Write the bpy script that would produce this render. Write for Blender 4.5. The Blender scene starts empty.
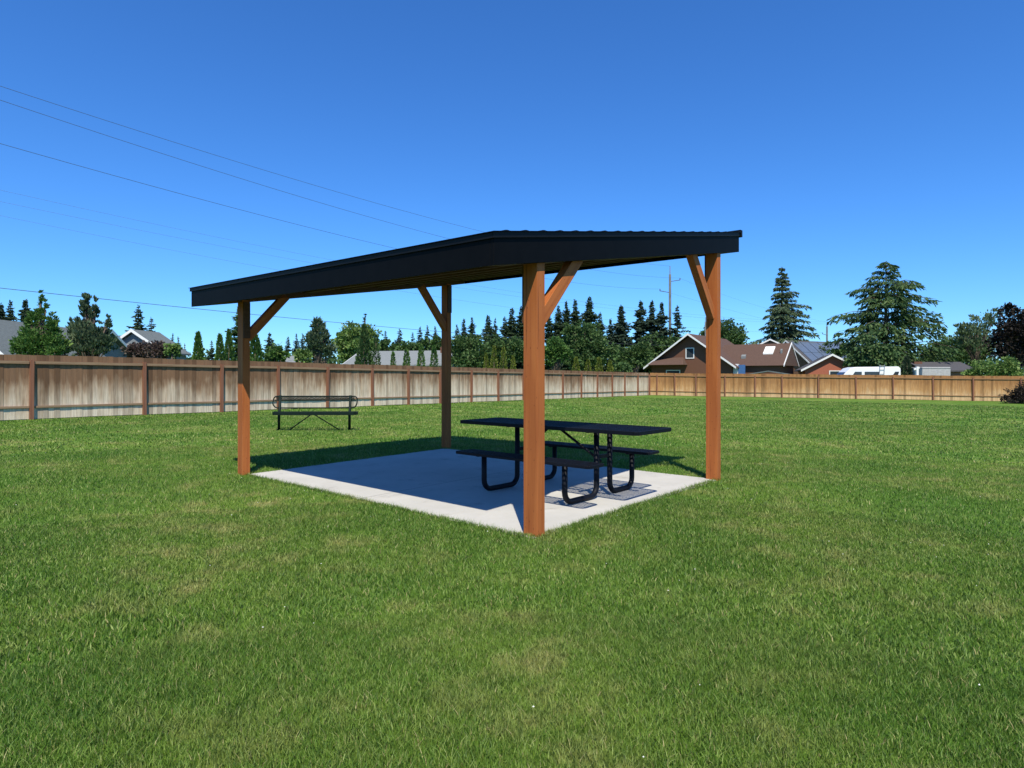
import bpy, math, random
import numpy as np
from mathutils import Vector, Matrix
R = math.radians
PI = math.pi
random.seed(7)
rng = np.random.default_rng(11)

# ------------------------------------------------------------------ camera, sky, sun, exposure
scene = bpy.context.scene
col = scene.collection
F = 634.1; HY = 375.8; CH = 1.34          # focal length in pixels, horizon row, eye height
cam_d = bpy.data.cameras.new('camera'); cam = bpy.data.objects.new('camera', cam_d)
col.objects.link(cam); scene.camera = cam
cam.location = (0, 0, CH); cam.rotation_euler = (R(90), 0, 0)
cam_d.sensor_width = 36; cam_d.lens = 36*F/1024; cam_d.shift_y = -(384-HY)/1024
cam_d.clip_start = .05; cam_d.clip_end = 6000
SUN_AZ, SUN_EL = R(-4.5), R(56.3)         # heading the shadows fall towards, sun height
world = bpy.data.worlds.new('World'); scene.world = world; world.use_nodes = True
wn = world.node_tree; bg = wn.nodes['Background']
sky = wn.nodes.new('ShaderNodeTexSky'); sky.sky_type = 'NISHITA'; sky.sun_disc = False
sky.sun_elevation = SUN_EL; sky.sun_rotation = PI + SUN_AZ
sky.air_density = 1.0; sky.dust_density = 0.0; sky.ozone_density = 4.0; sky.altitude = 0
tint = wn.nodes.new('ShaderNodeMix'); tint.data_type = 'RGBA'; tint.blend_type = 'MULTIPLY'; tint.inputs[0].default_value = 1
tint.inputs[7].default_value = (.52, .92, 1.44, 1)          # the deep, clean blue of the camera's daylight balance
wn.links.new(sky.outputs[0], tint.inputs[6]); hs = wn.nodes.new('ShaderNodeHueSaturation'); hs.inputs['Saturation'].default_value = 1.03
wn.links.new(tint.outputs[2], hs.inputs['Color']); wn.links.new(hs.outputs[0], bg.inputs[0]); bg.inputs[1].default_value = .100
sd = bpy.data.lights.new('sun', 'SUN'); so = bpy.data.objects.new('sun', sd); col.objects.link(so)
sd.energy = 5.0; sd.angle = R(.5); sd.color = (1, .93, .78)
Ld = Vector((math.sin(SUN_AZ)*math.cos(SUN_EL), math.cos(SUN_AZ)*math.cos(SUN_EL), -math.sin(SUN_EL)))
so.rotation_euler = Ld.to_track_quat('-Z', 'Y').to_euler(); so.location = (5, -20, 30)
vs = scene.view_settings; vs.view_transform = 'Standard'; vs.look = 'None'; vs.exposure = .36; vs.gamma = 1; vs.use_curve_mapping = False

# ------------------------------------------------------------------ helpers
class MB:
    """collects shapes, then links them as one mesh object"""
    def __init__(s): s.v = []; s.f = []; s.t = []; s.tone = 0.0
    def add(s, vs_, fs):
        n = len(s.v); s.v += [tuple(p) for p in vs_]; s.f += [tuple(i+n for i in f) for f in fs]; s.t += [s.tone]*len(vs_)
    def box(s, x0, x1, y0, y1, z0, z1):
        s.add([(x0,y0,z0),(x1,y0,z0),(x1,y1,z0),(x0,y1,z0),(x0,y0,z1),(x1,y0,z1),(x1,y1,z1),(x0,y1,z1)],
              [(0,3,2,1),(4,5,6,7),(0,1,5,4),(1,2,6,5),(2,3,7,6),(3,0,4,7)])
    def hexa(s, b, t):      # four bottom points, four top points
        s.add(list(b)+list(t), [(3,2,1,0),(4,5,6,7),(0,1,5,4),(1,2,6,5),(2,3,7,6),(3,0,4,7)])
    def bar(s, p0, p1, w, h, up=(0,0,1)):
        p0 = Vector(p0); p1 = Vector(p1); d = (p1-p0).normalized(); u = Vector(up)
        sx = d.cross(u)
        if sx.length < 1e-4: sx = d.cross(Vector((0,1,0)))
        sx.normalize(); u = sx.cross(d).normalized(); a = sx*w/2; c = u*h/2
        q = [p0-a-c, p0+a-c, p0+a+c, p0-a+c, p1-a-c, p1+a-c, p1+a+c, p1-a+c]
        s.add(q, [(0,1,2,3),(7,6,5,4),(1,0,4,5),(2,1,5,6),(3,2,6,7),(0,3,7,4)])
    def tube(s, pts, r, n=8, cap=True):
        pts = [Vector(p) for p in pts]; rr = r if isinstance(r, (list, tuple)) else [r]*len(pts)
        vs_ = []; fs = []; ref = None
        for i, p in enumerate(pts):
            d = (pts[min(i+1,len(pts)-1)]-pts[max(i-1,0)]).normalized()
            if ref is None: ref = d.orthogonal().normalized()
            ref = (ref-d*ref.dot(d)).normalized(); b = d.cross(ref)
            for k in range(n):
                a = 2*PI*k/n; vs_.append(p+(ref*math.cos(a)+b*math.sin(a))*rr[i])
        for i in range(len(pts)-1):
            for k in range(n):
                fs.append((i*n+k, i*n+(k+1)%n, (i+1)*n+(k+1)%n, (i+1)*n+k))
        if cap: fs += [tuple(range(n-1,-1,-1)), tuple(range((len(pts)-1)*n, len(pts)*n))]
        s.add(vs_, fs)
    def prism(s, poly, x0, x1, axis='x'):   # poly in the two other axes, extruded
        n = len(poly)
        mk = {'x': lambda a,b,c:(c,a,b), 'y': lambda a,b,c:(a,c,b), 'z': lambda a,b,c:(a,b,c)}[axis]
        vs_ = [mk(a,b,x0) for a,b in poly]+[mk(a,b,x1) for a,b in poly]
        s.add(vs_, [tuple(range(n)), tuple(range(2*n-1,n-1,-1))]+[(i+n,(i+1)%n+n,(i+1)%n,i) for i in range(n)])
    def build(s, name, mat, parent=None, smooth=False, bevel=0, attr=False, bleach=0., loc=None, rot=None):
        me = bpy.data.meshes.new(name); me.from_pydata([tuple(p) for p in s.v], [], s.f)
        o = bpy.data.objects.new(name, me); col.objects.link(o)
        for m in (mat if isinstance(mat, (list, tuple)) else [mat]): me.materials.append(m)
        if attr:
            a = me.attributes.new('tone', 'FLOAT', 'POINT'); a.data.foreach_set('value', s.t); a = me.attributes.new('bleach', 'FLOAT', 'POINT'); a.data.foreach_set('value', [bleach]*len(s.t))
        import bmesh
        bm = bmesh.new(); bm.from_mesh(me); bmesh.ops.recalc_face_normals(bm, faces=bm.faces); bm.to_mesh(me); bm.free()
        if smooth: me.polygons.foreach_set('use_smooth', [True]*len(me.polygons))
        if bevel:
            b = o.modifiers.new('bevel', 'BEVEL'); b.width = bevel; b.segments = 2; b.limit_method = 'ANGLE'
        if parent: o.parent = parent
        if loc is not None: o.location = loc
        if rot is not None: o.rotation_euler = rot
        return o
def arr_mesh(name, V, nper, mat, parent=None, loc=None, faces=None):
    """fast mesh: V (N,3); faces either consecutive n-gons of nper verts or an index array"""
    V = np.asarray(V, dtype=np.float32).reshape(-1, 3)
    idx = np.arange(len(V), dtype=np.int32).reshape(-1, nper) if faces is None else np.asarray(faces, dtype=np.int32)
    me = bpy.data.meshes.new(name)
    me.vertices.add(len(V)); me.vertices.foreach_set('co', V.ravel())
    me.loops.add(idx.size); me.loops.foreach_set('vertex_index', idx.ravel())
    me.polygons.add(len(idx)); me.polygons.foreach_set('loop_start', np.arange(0, idx.size, idx.shape[1], dtype=np.int32))
    me.polygons.foreach_set('loop_total', np.full(len(idx), idx.shape[1], dtype=np.int32))
    me.update(calc_edges=True)
    me.materials.append(mat)
    o = bpy.data.objects.new(name, me); col.objects.link(o)
    if parent: o.parent = parent
    if loc is not None: o.location = loc
    return o
def tag(o, label=None, cat=None, group=None, kind=None):
    if label: o['label'] = label
    if cat: o['category'] = cat
    if group: o['group'] = group
    if kind: o['kind'] = kind
    return o
def thing(name, label, cat, loc=(0,0,0), rz=0, group=None):
    o = bpy.data.objects.new(name, None); col.objects.link(o); o.empty_display_size = .3
    o.location = loc; o.rotation_euler = (0, 0, rz)
    return tag(o, label, cat, group)
def clamp01(t): return np.clip(t, 0, 1)
def sstep(t): t = clamp01(t); return t*t*(3-2*t)
# pavilion frame: a runs along u, b along v
YAW = R(48.4); N0 = np.array([.179, 5.235])
ux, uy = math.cos(YAW), math.sin(YAW)
SW, SL = 3.62, 5.07
def slabz(a, b=0): return .012*a + .0007*b
def to_ab(x, y):
    dx = x-N0[0]; dy = y-N0[1]; return dx*ux+dy*uy, -dx*uy+dy*ux
def ground(x, y):
    x = np.asarray(x, float); y = np.asarray(y, float)
    z = -.0109*np.clip(x, -22, 42) - .00265*np.clip(y, -10, 62)
    z = z + .012*np.sin(x*.9+.5)*np.sin(y*.7) * sstep((np.hypot(x, y)-9)/6)
    a, b = to_ab(x, y)
    da = np.maximum(np.maximum(-a, a-SW), 0); db = np.maximum(np.maximum(-b, b-SL), 0)
    w = 1-sstep((np.hypot(da, db)-.1)/3.2)
    return z*(1-w) + (slabz(a, b)-.010)*w
def G(x, y): return float(ground(x, y))
def wpos(px, D): return ((px-512)/F*D, D)
def zat(py, D): return CH+(HY-py)/F*D

# ------------------------------------------------------------------ materials
def new_mat(name):
    m = bpy.data.materials.new(name); m.use_nodes = True; nt = m.node_tree
    return m, nt, nt.nodes['Principled BSDF']
def nd(nt, t, **k):
    n = nt.nodes.new(t)
    for a, v in k.items(): setattr(n, a, v)
    return n
def ramp(nt, fac, stops):
    r = nd(nt, 'ShaderNodeValToRGB'); e = r.color_ramp.elements
    while len(e) < len(stops): e.new(.5)
    for i, (p, c) in enumerate(stops):
        e[i].position = p; e[i].color = (*c, 1) if len(c) == 3 else c
    nt.links.new(fac, r.inputs[0]); return r.outputs[0]
def noise(nt, vec, scale, detail=3, rough=.55, mapscale=None):
    if mapscale is not None:
        mp = nd(nt, 'ShaderNodeMapping'); mp.inputs['Scale'].default_value = mapscale; nt.links.new(vec, mp.inputs[0]); vec = mp.outputs[0]
    n = nd(nt, 'ShaderNodeTexNoise'); n.inputs['Scale'].default_value = scale; n.inputs['Detail'].default_value = detail
    n.inputs['Roughness'].default_value = rough; nt.links.new(vec, n.inputs['Vector']); return n.outputs[0]
def mix(nt, fac, a, b, mode='MIX'):
    m = nd(nt, 'ShaderNodeMix', data_type='RGBA', blend_type=mode)
    for s, v in ((0, fac), (6, a), (7, b)):
        if hasattr(v, 'is_linked'): nt.links.new(v, m.inputs[s])
        elif isinstance(v, (int, float)): m.inputs[s].default_value = v
        else: m.inputs[s].default_value = (*v, 1)
    return m.outputs[2]
def mth(nt, op, a, b=None, c=None):
    m = nd(nt, 'ShaderNodeMath', operation=op)
    for i, v in enumerate((a, b, c)):
        if v is None: continue
        if hasattr(v, 'is_linked'): nt.links.new(v, m.inputs[i])
        else: m.inputs[i].default_value = v
    return m.outputs[0]
def bump(nt, p, h, strength=.3, dist=.01):
    b = nd(nt, 'ShaderNodeBump'); b.inputs['Strength'].default_value = strength; b.inputs['Distance'].default_value = dist
    nt.links.new(h, b.inputs['Height']); nt.links.new(b.outputs[0], p.inputs['Normal'])
def objc(nt): return nd(nt, 'ShaderNodeTexCoord').outputs['Object']
def geopos(nt): return nd(nt, 'ShaderNodeNewGeometry').outputs['Position']
def simple(name, c, rough=.6, metal=0, var=.15, scale=6, spec=None):
    m, nt, p = new_mat(name); n = noise(nt, objc(nt), scale, 4)
    k = lambda f: tuple(min(1, x*f) for x in c)
    nt.links.new(ramp(nt, n, [(.3, k(1-var)), (.7, k(1+var))]), p.inputs[0])
    p.inputs['Roughness'].default_value = rough; p.inputs['Metallic'].default_value = metal
    if spec is not None: p.inputs['Specular IOR Level'].default_value = spec
    return m
def wood(name, c0, c1, ax=0, rough=.7, knots=True, fine=30):
    m, nt, p = new_mat(name); oc = objc(nt)
    ms = [1.0*fine]*3; ms[ax] = 1.1
    n = noise(nt, oc, 1, 5, .6, ms); big = noise(nt, oc, 1.7, 2, .5)
    c = ramp(nt, n, [(.32, c0), (.62, c1)])
    c = mix(nt, mth(nt, 'MULTIPLY', big, .35), c, tuple(x*.6 for x in c0))
    if knots:
        v = nd(nt, 'ShaderNodeTexVoronoi'); ks = [7.]*3; ks[ax] = 2.6
        mp = nd(nt, 'ShaderNodeMapping'); mp.inputs['Scale'].default_value = ks; nt.links.new(oc, mp.inputs[0]); nt.links.new(mp.outputs[0], v.inputs['Vector'])
        k = ramp(nt, v.outputs['Distance'], [(.07, (1,1,1)), (.13, (0,0,0))])
        c = mix(nt, mth(nt, 'MULTIPLY', k, .75), c, tuple(x*.22 for x in c0))
        ms2 = [38.]*3; ms2[ax] = .8
        cr = ramp(nt, noise(nt, oc, 1, 1, .4, ms2), [(.28, (1,1,1)), (.31, (0,0,0))])
        c = mix(nt, mth(nt, 'MULTIPLY', cr, .5), c, tuple(x*.3 for x in c0))
    nt.links.new(c, p.inputs[0]); p.inputs['Roughness'].default_value = rough; p.inputs['Specular IOR Level'].default_value = .3
    bump(nt, p, n, .35, .004); return m
M = {}
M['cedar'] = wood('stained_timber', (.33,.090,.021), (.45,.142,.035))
M['cedar_shaded'] = wood('stained_timber_shaded', (.075,.032,.014), (.115,.052,.023), knots=False)  # brown roof timber, with the shade under the roof darkened into its colour
M['fascia'] = simple('black_painted_fascia', (.0022,.0022,.0025), .6, 0, .3, 9, .1)
M['roof_metal'] = simple('black_metal_sheet', (.0035,.0035,.0045), .55, .0, .2, 4, .2)
M['galv'] = simple('galvanised_steel', (.42,.43,.44), .45, .8)
M['coat'] = simple('navy_black_coating', (.003,.004,.008), .6, 0, .25, 20, .2)
M['green_coat'] = simple('dark_green_coating', (.004,.012,.008), .55, 0, .25, 20, .2)
M['bolt'] = simple('bolt_steel', (.5,.5,.5), .4, .9)
# concrete
m, nt, p = new_mat('brushed_concrete'); oc = objc(nt)
n1 = noise(nt, oc, 1.3, 5, .6); n2 = noise(nt, oc, 60, 3, .7); n3 = noise(nt, oc, 1, 3, .5, (4, 160, 4))
c = ramp(nt, n1, [(.3, (.43,.42,.385)), (.7, (.54,.525,.485))])
c = mix(nt, mth(nt, 'MULTIPLY', n2, .3), c, (.25,.24,.22))
st_ = ramp(nt, noise(nt, oc, 2.4, 6, .7), [(.56, (0,0,0)), (.68, (.5,)*3)]); c = mix(nt, st_, c, (.24,.22,.19))
sx_ = nd(nt, 'ShaderNodeSeparateXYZ'); nt.links.new(oc, sx_.inputs[0])
jl = ramp(nt, mth(nt, 'ABSOLUTE', mth(nt, 'SUBTRACT', sx_.outputs[1], 2.49)), [(.004, (.7,)*3), (.008, (0,0,0))]); c = mix(nt, jl, c, (.10,.095,.085))
nt.links.new(c, p.inputs[0]); p.inputs['Roughness'].default_value = .85
bump(nt, p, mth(nt, 'ADD', n3, n2), .25, .004); M['concrete'] = m
# lawn colours shared by the sheet and the blades
def lawn_colour(nt, pos, green, mid, straw, spread=1.0):
    a = noise(nt, pos, .55, 4, .6); b = noise(nt, pos, 2.6, 4, .6); c = noise(nt, pos, .13, 2, .5)
    base = mix(nt, ramp(nt, a, [(.38, (0,0,0)), (.62, (1,1,1))]), green, mid)
    s = ramp(nt, mth(nt, 'MULTIPLY', ramp(nt, b, [(.44, (0,0,0)), (.66, (1,1,1))]), ramp(nt, a, [(.40, (0,0,0)), (.60, (1,1,1))])), [(.12, (0,0,0)), (.95, (spread*.95,)*3)])
    base = mix(nt, s, base, straw)
    d = noise(nt, pos, 1, 4, .6, (.09, .45, 1))
    base = mix(nt, mth(nt, 'MULTIPLY', ramp(nt, d, [(.52, (0,0,0)), (.68, (1,1,1))]), .25), base, tuple(.55*x+.45*y for x, y in zip(mid, straw)))
    e = noise(nt, pos, 7, 3, .6)
    base = mix(nt, ramp(nt, e, [(.36, (.45,)*3), (.5, (0,0,0))]), base, tuple(x*.55 for x in green))
    return mix(nt, mth(nt, 'MULTIPLY', ramp(nt, c, [(.4, (0,0,0)), (.65, (1,1,1))]), .35), base, tuple(x*.75 for x in green))
m, nt, p = new_mat('lawn_ground'); pos = geopos(nt)
c = lawn_colour(nt, pos, (.090,.190,.022), (.150,.245,.034), (.28,.27,.09))
f1 = noise(nt, pos, 24, 5, .75); f2 = noise(nt, pos, 1, 3, .6, (2.2, 5.5, 1))
c = mix(nt, mth(nt, 'MULTIPLY', ramp(nt, f1, [(.35, (0,0,0)), (.6, (1,1,1))]), .55), tuple(x for x in (.035,.075,.014)), c) if False else mix(nt, ramp(nt, f1, [(.3, (.55,)*3), (.6, (0,0,0))]), c, (.03,.065,.012))
c = mix(nt, ramp(nt, f2, [(.55, (0,0,0)), (.75, (.35,)*3)]), c, (.15,.21,.05))
nt.links.new(c, p.inputs[0]); p.inputs['Roughness'].default_value = 1; p.inputs['Specular IOR Level'].default_value = .1
bump(nt, p, f1, .9, .03); M['lawn'] = m
m, nt, p = new_mat('grass_blades'); pos = geopos(nt); g = nd(nt, 'ShaderNodeNewGeometry')
c = lawn_colour(nt, pos, (.098,.212,.020), (.190,.298,.038), (.40,.37,.13))
rp = g.outputs['Random Per Island']
c = mix(nt, ramp(nt, rp, [(.0, (.75,)*3), (.45, (0,0,0))]), c, (.035,.085,.016))
c = mix(nt, ramp(nt, rp, [(.66, (0,0,0)), (.92, (.75,)*3), (.955, (1,1,1))]), c, (.30,.38,.10))
c = mix(nt, ramp(nt, rp, [(.965, (0,0,0)), (.972, (.8,)*3)]), c, (.42,.36,.17))
nt.links.new(c, p.inputs[0]); p.inputs['Roughness'].default_value = .55; p.inputs['Specular IOR Level'].default_value = .35
tr = nd(nt, 'ShaderNodeBsdfTranslucent'); nt.links.new(c, tr.inputs[0]); ms_ = nd(nt, 'ShaderNodeMixShader'); ms_.inputs[0].default_value = .3
nt.links.new(p.outputs[0], ms_.inputs[1]); nt.links.new(tr.outputs[0], ms_.inputs[2]); nt.links.new(ms_.outputs[0], nt.nodes['Material Output'].inputs[0]); M['blade'] = m
M['petal'] = simple('clover_white', (.75,.74,.68), .8)
def leaf_mat(name, dark, light, accent=None, trans=.25, scale=.9):
    m, nt, p = new_mat(name); g = nd(nt, 'ShaderNodeNewGeometry'); rp = g.outputs['Random Per Island']
    n = noise(nt, g.outputs['Position'], scale, 3, .6)
    c = mix(nt, ramp(nt, n, [(.35, (0,0,0)), (.65, (1,1,1))]), dark, light)
    c = mix(nt, mth(nt, 'MULTIPLY', rp, .6), c, tuple(x*.5 for x in dark))
    if accent: c = mix(nt, ramp(nt, rp, [(.8, (0,0,0)), (.95, (.8,)*3)]), c, accent)
    nt.links.new(c, p.inputs[0]); p.inputs['Roughness'].default_value = .65; p.inputs['Specular IOR Level'].default_value = .25
    tr = nd(nt, 'ShaderNodeBsdfTranslucent'); nt.links.new(c, tr.inputs[0]); ms_ = nd(nt, 'ShaderNodeMixShader'); ms_.inputs[0].default_value = trans
    nt.links.new(p.outputs[0], ms_.inputs[1]); nt.links.new(tr.outputs[0], ms_.inputs[2]); nt.links.new(ms_.outputs[0], nt.nodes['Material Output'].inputs[0]); return m
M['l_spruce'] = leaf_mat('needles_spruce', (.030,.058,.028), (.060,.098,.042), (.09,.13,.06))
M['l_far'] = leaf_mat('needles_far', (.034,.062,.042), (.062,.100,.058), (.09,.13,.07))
M['l_deodar'] = leaf_mat('needles_deodar', (.035,.085,.028), (.085,.150,.045), (.15,.21,.07))
M['l_green'] = leaf_mat('leaves_green', (0.053,0.128,0.027), (0.112,0.225,0.045), (0.195,0.300,0.075))
M['l_mid'] = leaf_mat('leaves_mid', (0.045,0.098,0.030), (0.090,0.165,0.045), (0.150,0.210,0.075))
M['l_light'] = leaf_mat('leaves_light', (0.105,0.195,0.045), (0.195,0.300,0.075), (0.300,0.390,0.135))
M['l_yellow'] = leaf_mat('sprays_yellow_green', (.11,.16,.022), (.21,.25,.04), (.28,.31,.06))
M['l_pine'] = leaf_mat('needles_pine', (0.060,0.102,0.053), (0.112,0.165,0.083), (0.180,0.225,0.120))
M['l_sage'] = leaf_mat('needles_sage', (.10,.16,.075), (.18,.25,.12), (.24,.31,.17))
M['l_purple'] = leaf_mat('leaves_dusky_purple', (.085,.058,.050), (.15,.11,.09), (.22,.18,.14))
M['l_plum'] = leaf_mat('needles_plum', (.013,.011,.010), (.030,.022,.016), trans=.1)
M['bark'] = simple('bark', (.10,.075,.055), .9, 0, .4, 12)
M['bark_pale'] = simple('bark_pale', (.26,.23,.2), .9, 0, .3, 12)
# fence wood, tone attribute gives each board its own shade
def fence_mat(name, gold):
    m, nt, p = new_mat(name); oc = objc(nt)
    at = nd(nt, 'ShaderNodeAttribute'); at.attribute_name = 'tone'; tone = at.outputs['Fac']
    sep = nd(nt, 'ShaderNodeSeparateXYZ'); nt.links.new(oc, sep.inputs[0])
    n = noise(nt, oc, 1, 5, .65, (26, 26, 1.6)); big = noise(nt, oc, .7, 3, .6); sp = noise(nt, oc, 1, 3, .6, (7, 7, 1.2))
    at2 = nd(nt, 'ShaderNodeAttribute'); at2.attribute_name = 'bleach'
    lowz = mth(nt, 'ADD', mth(nt, 'ADD', mth(nt, 'MULTIPLY', sep.outputs[2], -.62), at2.outputs['Fac']), mth(nt, 'ADD', mth(nt, 'MULTIPLY', sp, .75), mth(nt, 'MULTIPLY', big, .75)))
    grey = ramp(nt, lowz, [(-.0, (.22,.125,.07)), (.16, (.36,.245,.155)), (.36, (.55,.43,.31)), (.64, (.70,.60,.46))])
    if gold: grey = ramp(nt, lowz, [(.0, (.33,.165,.06)), (.4, (.47,.265,.11)), (.7, (.60,.41,.22))])
    c = mix(nt, ramp(nt, n, [(.3, (.45,)*3), (.6, (0,0,0))]), grey, (.10,.065,.045))
    t2 = nd(nt, 'ShaderNodeMix', data_type='RGBA', blend_type='MULTIPLY'); t2.inputs[0].default_value = 1
    nt.links.new(c, t2.inputs[6]); nt.links.new(ramp(nt, tone, [(0, (.58,.56,.54)), (.5, (1,.98,.95)), (1, (1.0,1.0,1.0))]), t2.inputs[7])
    nt.links.new(t2.outputs[2], p.inputs[0]); p.inputs['Roughness'].default_value = .85; p.inputs['Specular IOR Level'].default_value = .2
    bump(nt, p, n, .4, .004); return m
M['fence_grey'] = fence_mat('weathered_fence_board', False); M['fence_gold'] = fence_mat('golden_fence_board', True)
M['fence_post'] = wood('red_brown_post', (.17,.070,.04), (.26,.115,.065), ax=2, knots=False)
M['fence_rail'] = wood('brown_rail', (.20,.115,.065), (.33,.22,.13), knots=False)
M['rail_gold'] = wood('golden_rail', (.20,.10,.04), (.32,.18,.08), knots=False)
M['roof_grey'] = simple('grey_shingle', (.115,.132,.130), .9, 0, .2, 9)
M['roof_pale'] = simple('pale_grey_shingle', (.175,.19,.188), .9, 0, .15, 9)
M['roof_brown'] = simple('brown_shingle', (.085,.047,.032), .9, 0, .2, 9)
M['roof_dark'] = simple('dark_shingle', (.06,.058,.062), .9, 0, .2, 9)
M['siding_blue'] = simple('blue_grey_siding', (.17,.20,.215), .8, 0, .08, 3)
M['siding_white'] = simple('white_siding', (.62,.64,.66), .7, 0, .05, 3)
M['siding_brown'] = simple('brown_siding', (.20,.095,.055), .8, 0, .12, 3)
M['brick_red'] = simple('red_brick_wall', (.33,.10,.055), .85, 0, .15, 12)
M['brick_brown'] = simple('brown_brick_wall', (.13,.055,.030), .85, 0, .2, 12)
M['trim'] = simple('white_trim', (.72,.72,.70), .6, 0, .04)
M['glass'] = simple('dark_window_glass', (.03,.04,.05), .12, 0, .2, 2)
M['solar'] = simple('solar_glass', (.10,.13,.18), .3, 0, .1, 2)
M['skylight'] = simple('skylight_dome', (.75,.74,.68), .3, 0, .05)
M['van_white'] = simple('white_van_paint', (.78,.79,.80), .25, 0, .03, 2)
M['tyre'] = simple('tyre_rubber', (.02,.02,.02), .8)
M['blue_paint'] = simple('blue_door_paint', (.05,.13,.3), .5)
M['pole'] = simple('weathered_pole', (.09,.10,.105), .85, 0, .2, 3)
M['wire'] = simple('power_wire', (.06,.07,.09), .6)
M['box_grey'] = simple('grey_trailer_skin', (.36,.36,.35), .6)

# ------------------------------------------------------------------ ground
def axis_pts(lo, hi, dense_lo, dense_hi, d):
    a = list(np.arange(dense_lo, dense_hi+1e-6, d)); s = d; x = dense_hi
    while x < hi: s *= 1.25; x += s; a.append(min(x, hi))
    s = d; x = dense_lo; pre = []
    while x > lo: s *= 1.25; x -= s; pre.append(max(x, lo))
    return np.array(pre[::-1]+a)
gx = axis_pts(-2500, 2500, -12, 14, .25); gy = axis_pts(-60, 3500, -1, 18, .25)
GX, GY = np.meshgrid(gx, gy); GZ = ground(GX, GY)
nx, ny = len(gx), len(gy); I = np.arange(nx*ny).reshape(ny, nx)
fc = np.stack([I[:-1,:-1], I[:-1,1:], I[1:,1:], I[1:,:-1]], -1).reshape(-1, 4)
go = arr_mesh('ground', np.stack([GX, GY, GZ], -1), 4, M['lawn'], faces=fc); tag(go, kind='structure')
go.data.polygons.foreach_set('use_smooth', [True]*len(go.data.polygons))

# concrete pad with slightly wandering, grass-bitten edge
mb = MB(); pts = []
def edge(p0, p1, n, amp):
    for i in range(n):
        t = i/n; w = (rng.random()-.5)*amp*(1 if 0 < i else 0)
        dx, dy = p1[0]-p0[0], p1[1]-p0[1]; L = math.hypot(dx, dy)
        pts.append((p0[0]+dx*t-dy/L*w, p0[1]+dy*t+dx/L*w))
edge((0,0), (SW,0), 24, .014); edge((SW,0), (SW,SL), 24, .012); edge((SW,SL), (.05,SL), 24, .012); edge((.05,SL), (0,0), 36, .014)
n = len(pts)
V = [(a,b,-.09) for a,b in pts]+[(a,b,slabz(a,b)-.006) for a,b in pts]
cx_, cy_ = SW/2, SL/2
ins = [(a+(cx_-a)*.004, b+(cy_-b)*.003) for a,b in pts]
V += [(a,b,slabz(a,b)) for a,b in ins]
fs = [tuple(range(2*n, 3*n))]+[(i, (i+1)%n, n+(i+1)%n, n+i) for i in range(n)]+[(n+i, n+(i+1)%n, 2*n+(i+1)%n, 2*n+i) for i in range(n)]
mb.add(V, fs)
slab = mb.build('concrete_pad', M['concrete'], loc=(N0[0], N0[1], 0), rot=(0,0,YAW)); tag(slab, kind='structure')

# ------------------------------------------------------------------ grass blades (one countless mass)
def blades(n, r0, r1, hgt, wid, seed, tri=False):
    r_ = np.random.default_rng(seed)
    ang = (r_.random(n)-.5)*2*R(49); rad = np.sqrt(r_.random(n)*(r1*r1-r0*r0)+r0*r0)
    x = np.sin(ang)*rad; y = np.cos(ang)*rad
    a, b = to_ab(x, y)
    e = .012*np.sin(a*9)+.012*np.sin(b*7+1)
    keep = ~((a > .02+e) & (a < SW-.02+e) & (b > .02+e) & (b < SL-.02+e))
    x = x[keep]; y = y[keep]; n = len(x)
    z = ground(x, y)-.006
    dens = .5+.5*np.sin(x*2.1+1.3*np.sin(y*1.7))*np.sin(y*2.4+.8*np.sin(x*3.1))
    h = hgt*(.55+.75*r_.random(n))*(.8+.35*dens); w = wid*(.6+.7*r_.random(n))
    th = r_.random(n)*2*PI; lean = h*(.15+.85*r_.random(n)**1.5); la = r_.random(n)*2*PI
    wx, wy = np.cos(th)*w/2, np.sin(th)*w/2; lx, ly = np.cos(la)*lean, np.sin(la)*lean
    P = np.stack([x, y, z], -1)
    if tri:
        o = np.stack([P+np.stack([wx, wy, 0*x], -1), P-np.stack([wx, wy, 0*x], -1), P+np.stack([lx, ly, h], -1)], 1)
        return o.reshape(-1, 3), np.arange(n*3).reshape(-1, 3)
    m_ = P+np.stack([lx*.35, ly*.35, h*.62], -1); W = np.stack([wx, wy, 0*x], -1)
    o = np.stack([P+W, P-W, m_-W*.8, m_+W*.8, P+np.stack([lx, ly, h], -1)], 1).reshape(-1, 3)
    k = np.arange(n)[:, None]*5
    f = np.concatenate([k+np.array([[0,1,2]]), k+np.array([[0,2,3]]), k+np.array([[3,2,4]])], 1).reshape(-1, 3)
    return o, f
parts_ = [blades(330000, 1.6, 3.6, .034, .0034, 1), blades(330000, 3.6, 7, .036, .0056, 2), blades(260000, 7, 13, .038, .011, 3, True),
          blades(150000, 13, 24, .042, .026, 4, True), blades(110000, 24, 46, .045, .06, 5, True)]
Vs = []; Fs = []; off = 0
for v_, f_ in parts_: Vs.append(v_); Fs.append(f_+off); off += len(v_)
VV = np.concatenate(Vs); FF = np.concatenate(Fs)
r_ = np.random.default_rng(5); ne = 17000; t = r_.random(ne); w4 = r_.integers(0, 5, ne); off_ = .008+r_.normal(size=ne)*.016
ea = np.where(w4 < 2, t*SW, np.where(w4 < 4, off_, np.where(r_.random(ne) < .5, SW-off_, t*SW))); eb = np.where(w4 < 2, off_, np.where(w4 < 4, t*SL, np.where(ea > SW-.1, t*SL, SL-off_)))
dens_ = .5+.5*np.sin(ea*13+2*np.sin(eb*9))*np.sin(eb*11+ea*5); kp = r_.random(ne) < (.35+.65*dens_); ea = ea[kp]; eb = eb[kp]; ne = len(ea)
ex = N0[0]+ea*ux-eb*uy; ey = N0[1]+ea*uy+eb*ux; ez = slabz(ea, eb)-.02; hh = .05*(.5+.8*r_.random(ne)); th = r_.random(ne)*6.28; la = r_.random(ne)*6.28; ww = .0045
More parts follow.
